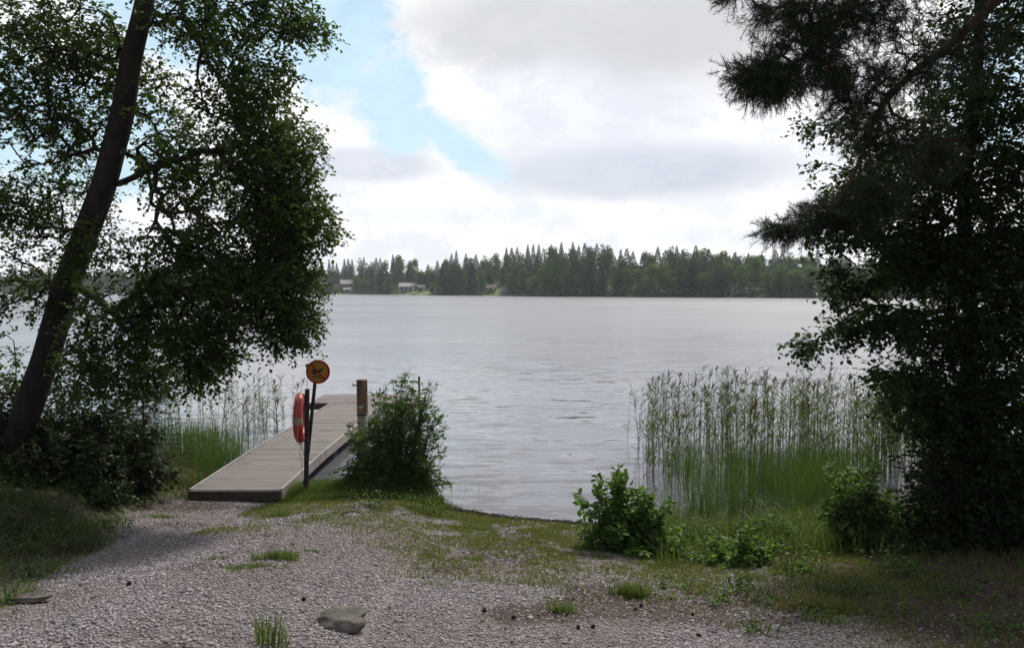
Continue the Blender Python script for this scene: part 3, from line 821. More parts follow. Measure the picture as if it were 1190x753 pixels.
# little spruce behind thicket
def sapling_spruce(px, py, d, h, w, label):
    c = at(px, py, d); c[2] = float(ground(c[0], c[1]))
    r = tag(empty('spruce_sapling', c), label, 'tree')
    st = c[None] + np.linspace(0, 1, 12)[:, None] * np.array([0, 0, h])
    o = link('trunk', npmesh('trunk', *trunk_mesh(st, np.linspace(.03, .005, 12), 6)), bark); reparent_world(o, r)
    S0 = []; D = []; L = []
    for i in range(16):
        t = .1 + .88 * i / 16; ln = w * (1 - t) + .05
        for j in range(6):
            a_ = j * 1.05 + i * .6 + random.uniform(-.2, .2); dd = np.array([math.cos(a_), math.sin(a_), -.12 + .3 * t]); base_ = c + np.array([0, 0, h * t])
            for q in range(7):
                u = q / 7
                S0.append(base_ + dd * ln * u); D.append(unit(dd + rng.normal(size=3) * .5 * (1 if q % 2 else .2))); L.append(.09 + .1 * (1 - u))
            S0.append(base_); D.append(dd); L.append(ln)
    S0 = np.array(S0); D = unit(np.array(D)); L = np.array(L)
    v, f = frusta(S0, S0 + D * L[:, None], np.full(len(L), .004), np.full(len(L), .002), 3)
    o = link('branches', npmesh('branches', v, f), bark); reparent_world(o, r)
    v, f, t_ = needles(S0, D, L, 34, .025)
    o = link('needles', npmesh('needles', v, f, t_), needle); reparent_world(o, r)
sapling_spruce(168, 560, 11.6, 1.9, .75, 'little dark spruce standing behind the left thicket')

# small leafy plants
def herb(px, py, label, n, h, leaf, lmat, W=.5, spread=.12, rise=.6, name='leafy_plant', nl=5, group=None):
    c = hit(px, py); c[2] = float(ground(c[0], c[1]))
    r = tag(empty(name, c), label, 'plant', group)
    a_ = rng.uniform(0, 6.28, n); S0 = c + np.stack([np.cos(a_), np.sin(a_), 0 * a_], -1) * rng.uniform(0, spread, n)[:, None]
    S0[:, 2] = ground(S0[:, 0], S0[:, 1])
    D = unit(np.stack([np.cos(a_) * .5, np.sin(a_) * .5, np.full(n, rise * 1.6)], -1) + rng.normal(size=(n, 3)) * .2); L = h * rng.uniform(.5, 1.1, n)
    v, f = frusta(S0, S0 + D * L[:, None], np.full(n, .003), np.full(n, .0015), 3)
    o = link('stems', npmesh('stems', v, f), twigm); reparent_world(o, r)
    v, f, t_ = twig_leaves(S0, D, L, nl, leaf, W, .75)
    o = link('leaves', npmesh('leaves', v, f, t_), lmat); reparent_world(o, r)
    return r
bush('bramble_bush', 'leafy bramble-like low bush on the turf left of the right thicket', 858, 676, 7.75,
     [(858, 640, 7.75, 38, 22, .3, 34), (840, 660, 7.7, 38, 14, .3, 22), (885, 648, 7.8, 26, 18, .25, 16), (862, 616, 7.75, 16, 8, .1, 5)], freshleaf, .07, nl=5, W=.6, spread=.4, side=5, tl=.12, lo=.1)
bush('low_bush', 'low broad green bush at the water edge between bramble-like bush and sedge', 900, 640, 9.0,
     [(900, 612, 9.0, 60, 16, .35, 44), (850, 622, 9.1, 30, 12, .25, 14), (945, 628, 8.9, 26, 14, .3, 14)], bushleaf, .06, nl=5, W=.5, spread=.7, side=5, tl=.13, lo=.1)
herb(812, 652, 'low green plant beside the compact broad-leaved bush', 22, .2, .055, freshleaf, .5, .16)
herb(905, 640, 'fresh green weeds at the water edge under the sedge', 40, .34, .05, freshleaf, .4, .3)
herb(835, 700, 'small weed at the gravel edge just before the bramble-like bush', 14, .2, .05, freshleaf, .5, .1)
herb(950, 720, 'sprawling weed on the gravel edge at the lower right', 24, .14, .04, freshleaf, .5, .2)
herb(880, 735, 'patch of small weeds near the bottom of the gravel', 22, .12, .035, freshleaf, .5, .18)
herb(1010, 690, 'low shaded plant before the dark right ground', 22, .18, .05, bushleaf, .5, .2)
herb(18, 645, 'pale fern-like plant at the left edge of the clearing', 30, .42, .055, bushleaf, .35, .2, .5, nl=9)
herb(60, 625, 'pale leafy plant beside the left fern', 18, .34, .05, bushleaf, .4, .16, .5, nl=7)
herb(108, 585, 'bright little plant in front of the dark left thicket', 14, .22, .05, freshleaf, .5, .14)
herb(8, 700, 'weed clump in the lower left corner', 26, .2, .04, bushleaf, .4, .18)
for q, (px, py, n_, h_, lf_, lb_) in enumerate([(40, 670, 30, .16, .045, 'low weeds in the left grass above the flat pale stone'), (90, 640, 26, .18, .05, 'low weeds in the left grass right of the pale leafy plant'),
        (125, 615, 22, .16, .045, 'low weeds where the left grass meets the gravel'), (55, 600, 26, .28, .055, 'dark weeds at the foot of the left thicket'), (150, 585, 24, .22, .05, 'weeds at the right end of the left thicket'), (15, 620, 26, .3, .06, 'broad weeds at the left edge below the thicket'),
        (205, 560, 22, .2, .05, 'weeds in the grass beside the near end of the jetty'), (245, 545, 26, .3, .045, 'tall weeds in the grass left of the jetty')]):
    herb(px, py, lb_, n_, h_, lf_, (bushleaf, darkleaf)[q % 2], .5, .25)
herb(430, 590, 'pale-leaved weed at the foot of the willow bush', 34, .3, .05, bushleaf, .4, .3)
herb(492, 596, 'grassy weed clump at the right foot of the willow bush', 30, .3, .06, freshleaf, .25, .22)

def tuft(px, py, label, n, h, spread, mat=grassm, lean=.6, group='small grass tufts in the gravel', ry=.5):
    c = hit(px, py); c[2] = float(ground(c[0], c[1]))
    q_ = rng.uniform(0, 6.28, n); m_ = np.sqrt(rng.random(n)) * (.75 + .3 * np.sin(q_ * 3 + px)); a_ = np.cos(q_) * m_ * spread; b_ = np.sin(q_) * m_ * spread * ry
    x = c[0] + a_; y = c[1] + b_
    v, f, t_ = blades(x, y, h * rng.uniform(.5, 1.1, n), .007, lean, 3)
    v = v - c
    o = link('grass_tuft', npmesh('grass_tuft', v, f, np.clip(t_ + .2, 0, 1)), mat); o.location = c
    return tag(o, label, 'grass tuft', group)
tuft(325, 650, 'brightest round grass tuft alone in the gravel', 420, .10, .24)
tuft(290, 660, 'flat grass patch just left of the brightest tuft', 340, .045, .3, lean=1.2)
tuft(250, 650, 'tiny grass patch farthest left of the three gravel tufts', 90, .04, .18, lean=1.2)
tuft(325, 600, 'dark tuft at the gravel edge before the sign', 200, .09, .22)
tuft(365, 642, 'tiny tuft right of the brightest tuft', 70, .04, .12)
tuft(188, 602, 'tuft on the brown ground left of the jetty end', 160, .06, .26)
tuft(368, 604, 'low tuft between the sign and the gravel', 220, .05, .4, lean=1.0)
tuft(410, 610, 'thin mossy tuft below the willow bush', 160, .04, .4, lean=1.2)
tuft(500, 648, 'small isolated green tuft in mid gravel', 90, .05, .12)
tuft(552, 651, 'second isolated small tuft in mid gravel, nearer the broad bush', 80, .05, .12)
tuft(508, 680, 'lone flat tuft in the nearer gravel', 70, .035, .16, lean=1.2)
tuft(620, 678, 'wide thin tuft on the gravel below the broad-leaved bush', 300, .06, .5, lean=.9)
tuft(653, 712, 'upright tuft with yellowish blades at the gravel edge', 120, .12, .14)
tuft(735, 692, 'shaggy round olive tuft below the broad-leaved bush', 380, .15, .22, lean=.5)
tuft(315, 750, 'wispy upright tuft at the bottom edge left of the stone', 90, .22, .14, lean=.35)
tuft(940, 708, 'rusty olive tuft in the right foreground', 300, .16, .3, drygrass)

for q, (px, py, n_, h_, lf_, lb_) in enumerate([(800, 628, 40, .3, .06, 'leafy weeds directly right of the compact broad-leaved bush'), (838, 640, 50, .34, .055, 'leafy weeds behind the bramble-like bush on the turf'),
        (870, 690, 26, .2, .05, 'short weeds in front of the bramble-like bush'), (925, 665, 44, .3, .05, 'mid height weeds between bramble-like bush and right thicket'), (960, 690, 30, .2, .045, 'short weeds left of the low shaded plant'),
        (1045, 665, 40, .3, .055, 'shaded weeds at the foot of the right thicket'), (1100, 690, 30, .22, .05, 'sparse weeds on the dark ground at the lower right'), (785, 680, 22, .14, .04, 'small flat weeds below the compact broad-leaved bush'),
        (905, 700, 30, .16, .04, 'flat weeds beside the rusty olive tuft'), (1150, 735, 30, .26, .05, 'weed clump in the lower right corner'), (890, 610, 26, .5, .05, 'tall fresh shoots at the water edge in the sedge')]):
    herb(px, py, lb_, n_, h_, lf_, (bushleaf, freshleaf)[q % 2], .5, .3 if h_ > .25 else .22)
# pine cones
conem = surf('pine_cone', (.06, .035, .022), (.02, .012, .01), .8, 30)
def cone_mesh():
    mb = MB()
    for i in range(7):
        for j in range(6):
            a_ = j * 1.047 + i * .52; r_ = .013 * math.sin(.5 + i * .36); z = -.018 + i * .006
            c_ = Vector((math.cos(a_) * r_, math.sin(a_) * r_, z))
            mb.box(c_, (.008, .009, .003), (0, .5, a_))
    mb.tube([(0, 0, -.02), (0, 0, .0), (0, 0, .022)], [.006, .011, .003], 6)
    return mb
c0 = None
for i, (px, py, lb) in enumerate([(563, 712, 'pine cone left of the middle in the lower gravel'), (597, 720, 'pine cone right of the middle in the lower gravel'), (672, 731, 'pine cone low on the gravel below the yellowish tuft'),
        (689, 731, 'pine cone close beside another one below the yellowish tuft'), (745, 706, 'pine cone beside the shaggy olive tuft'), (805, 716, 'pine cone on the gravel edge left of the weeds'),
        (353, 699, 'small pine cone behind the half-buried stone'), (150, 680, 'pine cone on the left part of the gravel'), (812, 741, 'pine cone lowest on the right of the gravel')]):
    p = hit(px, py); z = float(ground(p[0], p[1]))
    if c0 is None: o = c0 = cone_mesh().build('pine_cone', conem)
    else: o = c0.copy(); COL.objects.link(o)
    o.scale = (.8, .8, .8); o.location = (p[0], p[1], z + .016); o.rotation_euler = (1.4, .3 * i, 1.7 * i)
    tag(o, lb, 'pine cone', 'pine cones on the gravel')

# half-buried stone
def stone(px, py, size, label, seed):
    import bmesh
    bm = bmesh.new(); bmesh.ops.create_icosphere(bm, subdivisions=4, radius=1)
    for v in bm.verts:
        q = v.co.copy()
        nn = float(vnoise(q.x * 1.4 + seed, q.y * 1.4 + q.z * 1.1, seed)); n2_ = float(vnoise(q.x * 4 + 5, q.y * 4 + q.z * 3, seed + 2))
        q *= .75 + .45 * nn + .08 * n2_
        q.z = min(q.z, .62 + .08 * n2_ - .2 * q.x)
        v.co = Vector((q.x * size[0], q.y * size[1], q.z * size[2]))
    me = bpy.data.meshes.new('stone'); bm.to_mesh(me); bm.free()
    p = hit(px, py); o = link('stone', me, surf('stone_grey', (.17, .15, .13), (.05, .043, .036), .85, 6, bump=.9, bdist=.02), smooth=True)
    o.location = (p[0], p[1] + .1, float(ground(p[0], p[1])) + .02); o.rotation_euler = (.1, 0, .3)
    return tag(o, label, 'stone')
stone(391, 733, (.18, .12, .07), 'grey half-buried stone at the bottom of the gravel', 3)
stone(26, 704, (.12, .06, .03), 'flat pale brown stone at the left edge of the gravel', 6)
# fallen stick and shore debris
mb = MB(); p = hit(395, 599); p2 = hit(425, 602)
mb.tube([(p[0], p[1], ground(p[0], p[1]) + .02), ((p[0] + p2[0]) / 2, (p[1] + p2[1]) / 2 + .03, ground(p[0], p[1]) + .05), (p2[0], p2[1], float(ground(p2[0], p2[1])) + .03)], [.012, .01, .006], 6)
tag(mb.build('fallen_stick', surf('stick_wood', (.22, .16, .11), (.12, .09, .06), .9, 12)), 'thin brown stick lying in front of the willow bush', 'stick')
n = 2600; x = rng.uniform(-1.0, 1.6, n); y = near_shore(x) + rng.normal(-.04, .06, n)
z = np.maximum(ground(x, y), 0) + rng.uniform(0, .03, n)
a_ = rng.uniform(0, 3.14, n); D = np.stack([np.cos(a_), np.sin(a_) * .4, rng.normal(0, .2, n)], -1); Ls = rng.uniform(.02, .1, n)
v, f = frusta(np.stack([x, y, z], -1), np.stack([x, y, z], -1) + D * Ls[:, None], rng.uniform(.002, .007, n), rng.uniform(.001, .004, n), 4)
tag(link('shore_debris', npmesh('shore_debris', v, f), surf('debris', (.07, .04, .028), (.03, .018, .014), .8, 30, bump=0)), 'dark brown twigs and litter washed up along the waterline', 'debris', kind='stuff')
# leaf litter on the right and under the left tree
n = 9000; x = rng.uniform(-7, 7, n); y = rng.uniform(5, 11.5, n)
kk = (rng.random(n) < .04 + .8 * soil_amt(x, y)) & (shore_t(x, y) > .1) & inview(x, y); x, y = x[kk], y[kk]; n = len(x)
P0 = np.stack([x, y, ground(x, y) + .012], -1); a_ = rng.uniform(0, 6.28, n)
v, f, t_ = leafmesh(P0, np.stack([np.cos(a_), np.sin(a_), rng.normal(0, .15, n)], -1), np.array([0, 0, 1.]) + rng.normal(size=(n, 3)) * .3, rng.uniform(.02, .05, n), .6)
tag(link('leaf_litter', npmesh('leaf_litter', v, f, t_), leafmat('litter', (.045, .022, .014), (.12, .07, .04), .1, .8)), 'brown fallen leaves scattered on the shaded ground', 'leaf litter', kind='stuff')

# ------------------------------------------------------------------ jetty
def woodmat(name, c1, c2, stretch, boards_axis=1, bw=.125, bump=.3):
    m, nt, out = newmat(name); k = NT(nt)
    tc = k.n('ShaderNodeTexCoord'); mp = k.n('ShaderNodeMapping'); mp.inputs['Scale'].default_value = stretch
    k.l(tc.outputs['Object'], mp.inputs[0])
    g = k.noise(mp.outputs[0], 3.5, 7, .6)
    a = k.n('ShaderNodeAttribute', attribute_name='tint')
    blot = k.noise(tc.outputs['Object'], 1.7, 5)
    col = k.ramp(g, [(.3, c2), (.7, c1)])
    col = k.mix(k.math('MULTIPLY', a.outputs['Fac'], .7), col, tuple(v * .62 for v in c1))
    col = k.mix(k.rng(blot, .5, .72, 0, .5), col, tuple(v * .45 for v in c2))
    b = k.n('ShaderNodeBsdfPrincipled', i_Roughness=.7); k.l(col, b.inputs['Base Color'])
    b.inputs['Specular IOR Level'].default_value = .35
    bp = k.n('ShaderNodeBump', i_Strength=bump, i_Distance=.004); k.l(g, bp.inputs['Height']); k.l(bp.outputs[0], b.inputs['Normal'])
    k.l(b.outputs[0], out.inputs[0]); return m
deckM = woodmat('deck_wood', (.215, .187, .167), (.12, .10, .09), (1.2, 14, 8))
edgeM = woodmat('edge_wood', (.34, .31, .285), (.21, .185, .165), (14, 1.2, 8))
darkwood = surf('beam_wood', (.11, .08, .065), (.05, .038, .032), .85, 5, (1, 6, 6), .5, .01)
DZ = .32
jx0, jx1 = -4.55, -3.30
jet = tag(empty('jetty', (-3.9, 10.9, 0)), 'long wooden jetty running from the gravel out to a wider end platform', 'jetty')
def boards(x0, x1, y0, y1, z0, z1, bw=.12, skew=0, gap=.005):
    """transverse boards, one mesh"""
    mb = MB(); ts = []
    n_ = max(1, round((y1 - y0) / bw)); bw = (y1 - y0) / n_
    for i in range(n_):
        a_ = y0 + i * bw; t = (i + .5) / n_
        zz = z0 + (z1 - z0) * t + random.uniform(-.0015, .0015); xs = skew * t
        nv = len(mb.v)
        mb.box(((x0 + x1) / 2 + xs + random.uniform(-.004, .004), a_ + bw / 2, zz - .015), (x1 - x0, bw - gap, .03), (math.atan2(z1 - z0, y1 - y0), 0, random.uniform(-.002, .002)), bev=.003)
        ts += [random.random()] * (len(mb.v) - nv)
    return mb, ts
def build_boards(name, args, mat, **kw):
    mb, ts = boards(*args, **kw)
    me = bpy.data.meshes.new(name); me.from_pydata(mb.v, [], mb.f); me.update()
    a_ = me.attributes.new('tint', 'FLOAT', 'POINT'); a_.data.foreach_set('value', ts)
    o = link(name, me, mat); reparent_world(o, jet); return o
secs = [(10.88, 13.45, .305, .33), (13.47, 16.25, .33, .325), (16.27, 19.08, .325, .33)]
off = [(0, 0), (.0, .05), (.05, .09)]
for (y0, y1, z0, z1), (s0, s1) in zip(secs, off):
    d_ = build_boards('deck_section', (jx0 + s0, jx1 + s0, y0, y1, z0, z1), deckM, skew=s1 - s0)
    mb = MB()
    for sx in (jx0 - .02, jx1 + .02):
        mb.box((sx + (s0 + s1) / 2, (y0 + y1) / 2, (z0 + z1) / 2 - .07), (.035, y1 - y0 - .004, .17), (math.atan2(z1 - z0, y1 - y0), 0, -math.atan2(s1 - s0, y1 - y0)), bev=.003)
    e_ = mb.build('edge_beam', edgeM); reparent_world(e_, jet)
    mb = MB()
    for sx in (-.4, 0, .4):
        mb.box(((jx0 + jx1) / 2 + sx + (s0 + s1) / 2, (y0 + y1) / 2, (z0 + z1) / 2 - .11), (.06, y1 - y0 - .01, .14), bev=0)
    reparent_world(mb.build('joist', darkwood), jet)
mb = MB(); mb.box(((jx0 + jx1) / 2, 10.85, .215), (jx1 - jx0 + .07, .045, .165), bev=.004)
reparent_world(mb.build('front_beam', darkwood), jet)  # dark wood tone carries the backlit shade of the front face
build_boards('platform', (-5.0, -2.5, 19.1, 20.65, .335, .335), deckM)
mb = MB()
mb.box((-3.75, 19.075, .245), (2.54, .04, .15), bev=.004); mb.box((-3.75, 20.67, .245), (2.54, .04, .15), bev=.004)
mb.box((-5.02, 19.87, .245), (.04, 1.55, .15)); mb.box((-2.48, 19.87, .245), (.04, 1.55, .15))
reparent_world(mb.build('platform_frame', darkwood), jet)
mb = MB()
for x_ in (-4.6, -3.7, -2.8): mb.tube([(x_, 19.25, .0), (x_, 20.5, .0)], .2, 12)
for y_ in (14.8, 17.6): mb.tube([(jx0 + .15, y_, -.02), (jx1 - .1, y_, -.02)], .2, 12)
reparent_world(mb.build('float', surf('float_plastic', (.04, .04, .042), rough=.6, bump=0)), jet)

# wooden post standing by the jetty
c = at(420.5, 441, 13.6); X0, Y0, Zt = c[0] + .0, 13.6, c[2]
pr = tag(empty('mooring_post', (X0, Y0, -1.2)), 'thick brown wooden post with pale lower end right of the jetty', 'post')
pts = [(X0, Y0, -1.3), (X0, Y0, .4), (X0, Y0, .98)]
mb = MB(); mb.tube([(X0 + .01, Y0, -1.3), (X0 + .008, Y0, .4), (X0 + .004, Y0, .985)], .092, 20)
o = mb.build('lower_sleeve', surf('pale_post', (.30, .28, .26), (.12, .11, .10), .8, 7, (1, 1, .3)), smooth=True); reparent_world(o, pr)
mb = MB(); mb.tube([(X0 + .004, Y0, .987), (X0, Y0, Zt - .012), (X0, Y0, Zt)], [.096, .096, .088], 20)
o = mb.build('upper_pole', surf('brown_post', (.27, .165, .11), (.07, .036, .028), .75, 5, (2, 2, .35)), smooth=False); reparent_world(o, pr)
mb = MB(); mb.tube([(X0, Y0, .93), (X0, Y0, .96)], .098, 20); mb.tube([(X0, Y0, .80), (X0, Y0, .812)], .097, 20)
reparent_world(mb.build('band', surf('post_band', (.07, .06, .055), bump=0)), pr)
mb = MB(); mb.tube([(X0 - .09, Y0, Zt - .1), (X0 - .15, Y0 - .01, Zt - .11), (X0 - .16, Y0 - .01, Zt - .07)], .012, 8)
reparent_world(mb.build('hook', surf('iron', (.05, .045, .045), rough=.5, metal=.6)), pr)

# thin pole in the bush
c = at(487, 438, 12.6)
mb = MB(); mb.tube([(c[0], 12.6, -.5), (c[0] + .005, 12.6, .6), (c[0], 12.6, c[2])], .016, 10)
mb.tube([(c[0], 12.6, c[2] - .03), (c[0], 12.6, c[2] + .004)], .02, 10)
tag(mb.build('marker_pole', surf('green_metal', (.09, .13, .09), rough=.5)), 'thin grey green pole rising from inside the willow bush', 'pole')

# ------------------------------------------------------------------ buoy post, buoy, sign
PD = 11.2
b0 = at(355, 566, PD); t0 = at(357, 452, PD)
b0[2] = float(ground(b0[0], PD)) - .3
ironm = surf('post_metal', (.055, .04, .045), (.03, .022, .026), .55, 12, metal=.3, spec=.5)
r = tag(empty('buoy_post', b0), 'short dark upright post carrying the orange lifebuoy', 'post')
mb = MB(); mb.tube([b0, (b0 + t0) / 2, t0], [.036, .035, .034], 14)
reparent_world(mb.build('pole', ironm, smooth=False), r)
mb = MB(); hk = t0 + np.array([0, 0, -.22])
mb.tube([hk, hk + [-.06, -.03, .0], hk + [-.14, -.03, .01], hk + [-.16, -.03, .05]], .009, 8)
reparent_world(mb.build('hook', ironm), r)
# lifebuoy (ring seen nearly edge on)
bc = at(349.2, 485, PD - .03)
rot = Matrix.Rotation(R(8), 3, 'Z')
def torus(R_, r_, nu=48, nv=14, u0=0, u1=2 * math.pi, sc_=1.0, closed=True):
    vs, fs = [], []
    cnt_ = nu if closed else nu + 1
    for i in range(cnt_):
        u = u0 + (u1 - u0) * i / nu
        for j in range(nv):
            v_ = 2 * math.pi * j / nv
            rr_ = R_ + r_ * math.cos(v_) * 1.0
            # ring lies in the local YZ plane: axis along X
            vs.append(rot @ Vector((r_ * sc_ * math.sin(v_), rr_ * math.cos(u), rr_ * math.sin(u))) + Vector(bc))
    for i in range(nu):
        a_ = i; b_ = (i + 1) % cnt_ if closed else i + 1
        for j in range(nv):
            q = (j + 1) % nv
            fs.append((a_ * nv + j, b_ * nv + j, b_ * nv + q, a_ * nv + q))
    return vs, fs
lb = tag(empty('lifebuoy', bc), 'orange red lifebuoy ring hanging edge-on from the short post', 'lifebuoy')
mb = MB(); mb.add(*torus(.295, .068)); orange = surf('buoy_orange', (.60, .045, .025), (.45, .03, .02), .5, 5, bump=.15, spec=.5)
reparent_world(mb.build('ring', orange, smooth=True), lb)
bandm = surf('buoy_band', (.42, .33, .26), (.33, .25, .19), .5, bump=0)
for a_ in (0, 90, 180, 270):
    mb = MB(); mb.add(*torus(.295, .0715, 8, 14, R(a_ - 8), R(a_ + 8), closed=False))
    reparent_world(mb.build('band', bandm, smooth=True), lb)
mb = MB(); rp = []
for i in range(65):
    u = 2 * math.pi * i / 64; bulge = abs(math.sin(2 * u)) * .045
    rp.append(rot @ Vector((.012 * math.sin(6 * u), (.372 + bulge) * math.cos(u), (.366 + bulge) * math.sin(u))) + Vector(bc))
mb.tube(rp, .006, 6, cap=False)
ropem = surf('rope', (.45, .36, .26), (.3, .22, .15), .9, 40)
reparent_world(mb.build('grab_rope', ropem), lb)
mb = MB(); e0 = Vector(bc) + Vector((0, -.02, -.35))
mb.tube([e0, e0 + Vector((-.01, 0, -.15)), e0 + Vector((.02, 0, -.32)), e0 + Vector((.0, .02, -.46))], .004, 6)
mb.tube([e0 + Vector((.01, 0, 0)), e0 + Vector((.03, 0, -.12)), e0 + Vector((.05, 0, -.2))], .005, 6)
reparent_world(mb.build('loose_cord', ropem), lb)
# sign
sb = at(350, 562, PD + .1); sb[2] = float(ground(sb[0], PD + .1)) - .3
sc_ = at(369.5, 432, PD - .02); st_ = at(366.5, 440, PD + .03)
sg = tag(empty('prohibition_sign', sb), 'round yellow and red no swimming sign on a leaning pole', 'sign')
mb = MB(); mb.tube([sb, (sb + st_) / 2, st_], [.026, .026, .026], 12)
reparent_world(mb.build('pole', ironm), sg)
SR = .172
srot = Matrix.Rotation(R(3), 3, 'Y')
def sgn(a_, b_, t): return Vector(sc_) + srot @ Vector((a_, t, b_))   # t negative = towards the viewer
def circ(r_, n_=48): return [(r_ * math.cos(2 * math.pi * i / n_), r_ * math.sin(2 * math.pi * i / n_)) for i in range(n_)]
mb = MB(); mb.prism(circ(SR), .006, 0, sgn)
disc = mb.build('disc', surf('sign_yellow', (.46, .29, .05), (.38, .22, .04), .5, 5, bump=0)); reparent_world(disc, sg)
redm = surf('sign_red', (.5, .02, .03), (.4, .015, .02), .5, 6, bump=0); blackm = surf('sign_black', (.015, .014, .014), bump=0)
def sub(name, mb, mt):
    o = mb.build(name, mt); o.parent = disc; o.matrix_parent_inverse = Matrix.Identity(4); return o
mb = MB(); n_ = 48; vs = []; fs = []
for i in range(n_):
    c_, s_ = math.cos(2 * math.pi * i / n_), math.sin(2 * math.pi * i / n_)
    for r_, t in ((SR + .002, .007), (SR + .002, -.003), (SR - .026, -.003), (SR - .026, -.001)): vs.append(sgn(r_ * c_, r_ * s_, t))
for i in range(n_):
    j = (i + 1) % n_
    for q in range(3): fs.append((i * 4 + q, j * 4 + q, j * 4 + q + 1, i * 4 + q + 1))
mb.add(vs, fs); sub('ring', mb, redm)
def bar(mb, p, q, w, t0_, t1_):
    p = Vector(p); q = Vector(q); d = (q - p).normalized(); s_ = Vector((-d.y, d.x)) * w / 2
    mb.prism([tuple(p + s_), tuple(p - s_), tuple(q - s_), tuple(q + s_)], t0_, t1_, sgn)
mb = MB(); bar(mb, (-.105, .105), (.105, -.105), .024, -.0045, -.0065); sub('slash', mb, redm)
mb = MB()   # swimmer with raised arm above waves
mb.prism([(-.03, -.028), (-.012, .012), (.07, .058), (.082, .046), (.02, -.012)], -.001, -.004, sgn)
bar(mb, (-.022, .0), (-.078, .022), .018, -.0012, -.0042)
bar(mb, (-.078, .022), (-.092, -.02), .014, -.0013, -.0038)
mb.prism([(-.052 + .021 * math.cos(i * .524), -.022 + .021 * math.sin(i * .524)) for i in range(12)], -.0014, -.0044, sgn)
for yy in (-.062, -.09):
    for i in range(6):
        x_ = -.075 + i * .025
        if x_ * x_ + yy * yy < .014: bar(mb, (x_, yy + (.006 if i % 2 else -.006)), (x_ + .025, yy + (-.006 if i % 2 else .006)), .009, -.0011, -.003)
sub('figure', mb, blackm)
mb = MB(); mb.box(tuple(Vector(sc_) + Vector((-.003, .022, 0))), (.05, .03, .12)); reparent_world(mb.build('clamp', ironm), sg)
mb = MB(); q0 = Vector(t0); mb.tube([q0, q0 + Vector((.0, 0, .3)), Vector(sc_) + Vector((-.14, .01, .08))], .004, 6)
wr = mb.build('wire', surf('wire_grey', (.35, .35, .35), rough=.4, metal=.6, bump=0)); reparent_world(wr, sg)

# ------------------------------------------------------------------ far shore
def spruce_mesh(seed, h=20., w=3.4):
    r_ = np.random.default_rng(seed); V_ = []; F_ = []; T_ = []
    n = 1300; t = r_.random(n) ** .72; t = t * .985
    zz = h * (.04 + .96 * t); rad = w * (1 - t) ** .95 * (.6 + .4 * np.abs(np.sin(t * 30 + r_.random() * 6))) * r_.uniform(.45, 1.1, n)
    a_ = r_.uniform(0, 6.28, n)
    P = np.stack([np.cos(a_) * rad * .75, np.sin(a_) * rad * .75, zz], -1)
    A = np.stack([np.cos(a_), np.sin(a_), r_.uniform(-.65, -.1, n)], -1) + r_.normal(size=(n, 3)) * .25
    L = .3 + 1.2 * (1 - t) * r_.uniform(.6, 1.2, n)
    return leafmesh(P, A, r_.normal(size=(n, 3)) * .4 + np.array([0, 0, 1.]), L, .55, .1, r_.random(n))
def fluffy_mesh(seed, h=14., w=4.0):
    r_ = np.random.default_rng(seed)
    k_ = 22; cz = r_.uniform(.22, .93, k_); ca = r_.uniform(0, 6.28, k_)
    prof = np.sin(np.clip((cz - .05) / .98, 0, 1) ** .8 * math.pi) ** .6
    cr = w * .62 * prof * r_.uniform(.3, 1, k_)
    C_ = np.stack([np.cos(ca) * cr, np.sin(ca) * cr, cz * h], -1)
    n = 1500; ci = r_.integers(0, k_, n)
    v_ = unit(r_.normal(size=(n, 3))) * (r_.random((n, 1)) ** .35) * np.array([w * .38, w * .38, h * .10])
    P = C_[ci] + v_
    return leafmesh(P, unit(v_) + r_.normal(size=(n, 3)) * .4, r_.normal(size=(n, 3)) * .6 + unit(v_) * .6, r_.uniform(.35, .75, n), .8, .15, r_.random(n))
def far_tree(kind, mesh, tmesh, x, y, h, hh, w, label, group, lmat, rz):
    c_ = (x, y, float(ground(x, y)) - .2)
    r_ = tag(empty(kind, c_, rz), label, 'tree', group)
    for nm, me_, mt in (('trunk', tmesh, bark), ('crown', mesh, lmat)):
        o = bpy.data.objects.new(nm, me_); COL.objects.link(o); o.parent = r_
        if not me_.materials: me_.materials.append(mt)
    r_.scale = (w, w, h / hh)
    return r_
SM = [npmesh('spruce_crown', *spruce_mesh(100 + i, 20, 3.7 + .5 * (i % 3))) for i in range(6)]
BMh = [npmesh('birch_crown', *fluffy_mesh(200 + i, 14, 3.6 + .4 * (i % 3))) for i in range(6)]
YM = [npmesh('shrub_crown', *fluffy_mesh(300 + i, 14, 6.5)) for i in range(2)]
def simple_trunk(h, r0):
    return npmesh('far_trunk', *trunk_mesh(np.linspace(0, 1, 5)[:, None] * np.array([0, 0, h]) , np.linspace(r0, .03, 5), 6))
TS = simple_trunk(19.6, .22); TB = simple_trunk(12.5, .18)
SKX = [-100, 200, 380, 400, 430, 450, 465, 480, 497, 512, 530, 545, 565, 580, 600, 620, 640, 660, 690, 715, 740, 780, 820, 860, 895, 930, 960, 1050, 1300]
SKY = [310, 304, 304, 300, 299, 299, 292, 299, 308, 299, 291, 292, 296, 289, 287, 282, 279, 281, 280, 283, 290, 282, 286, 289, 291, 293, 298, 290, 280]
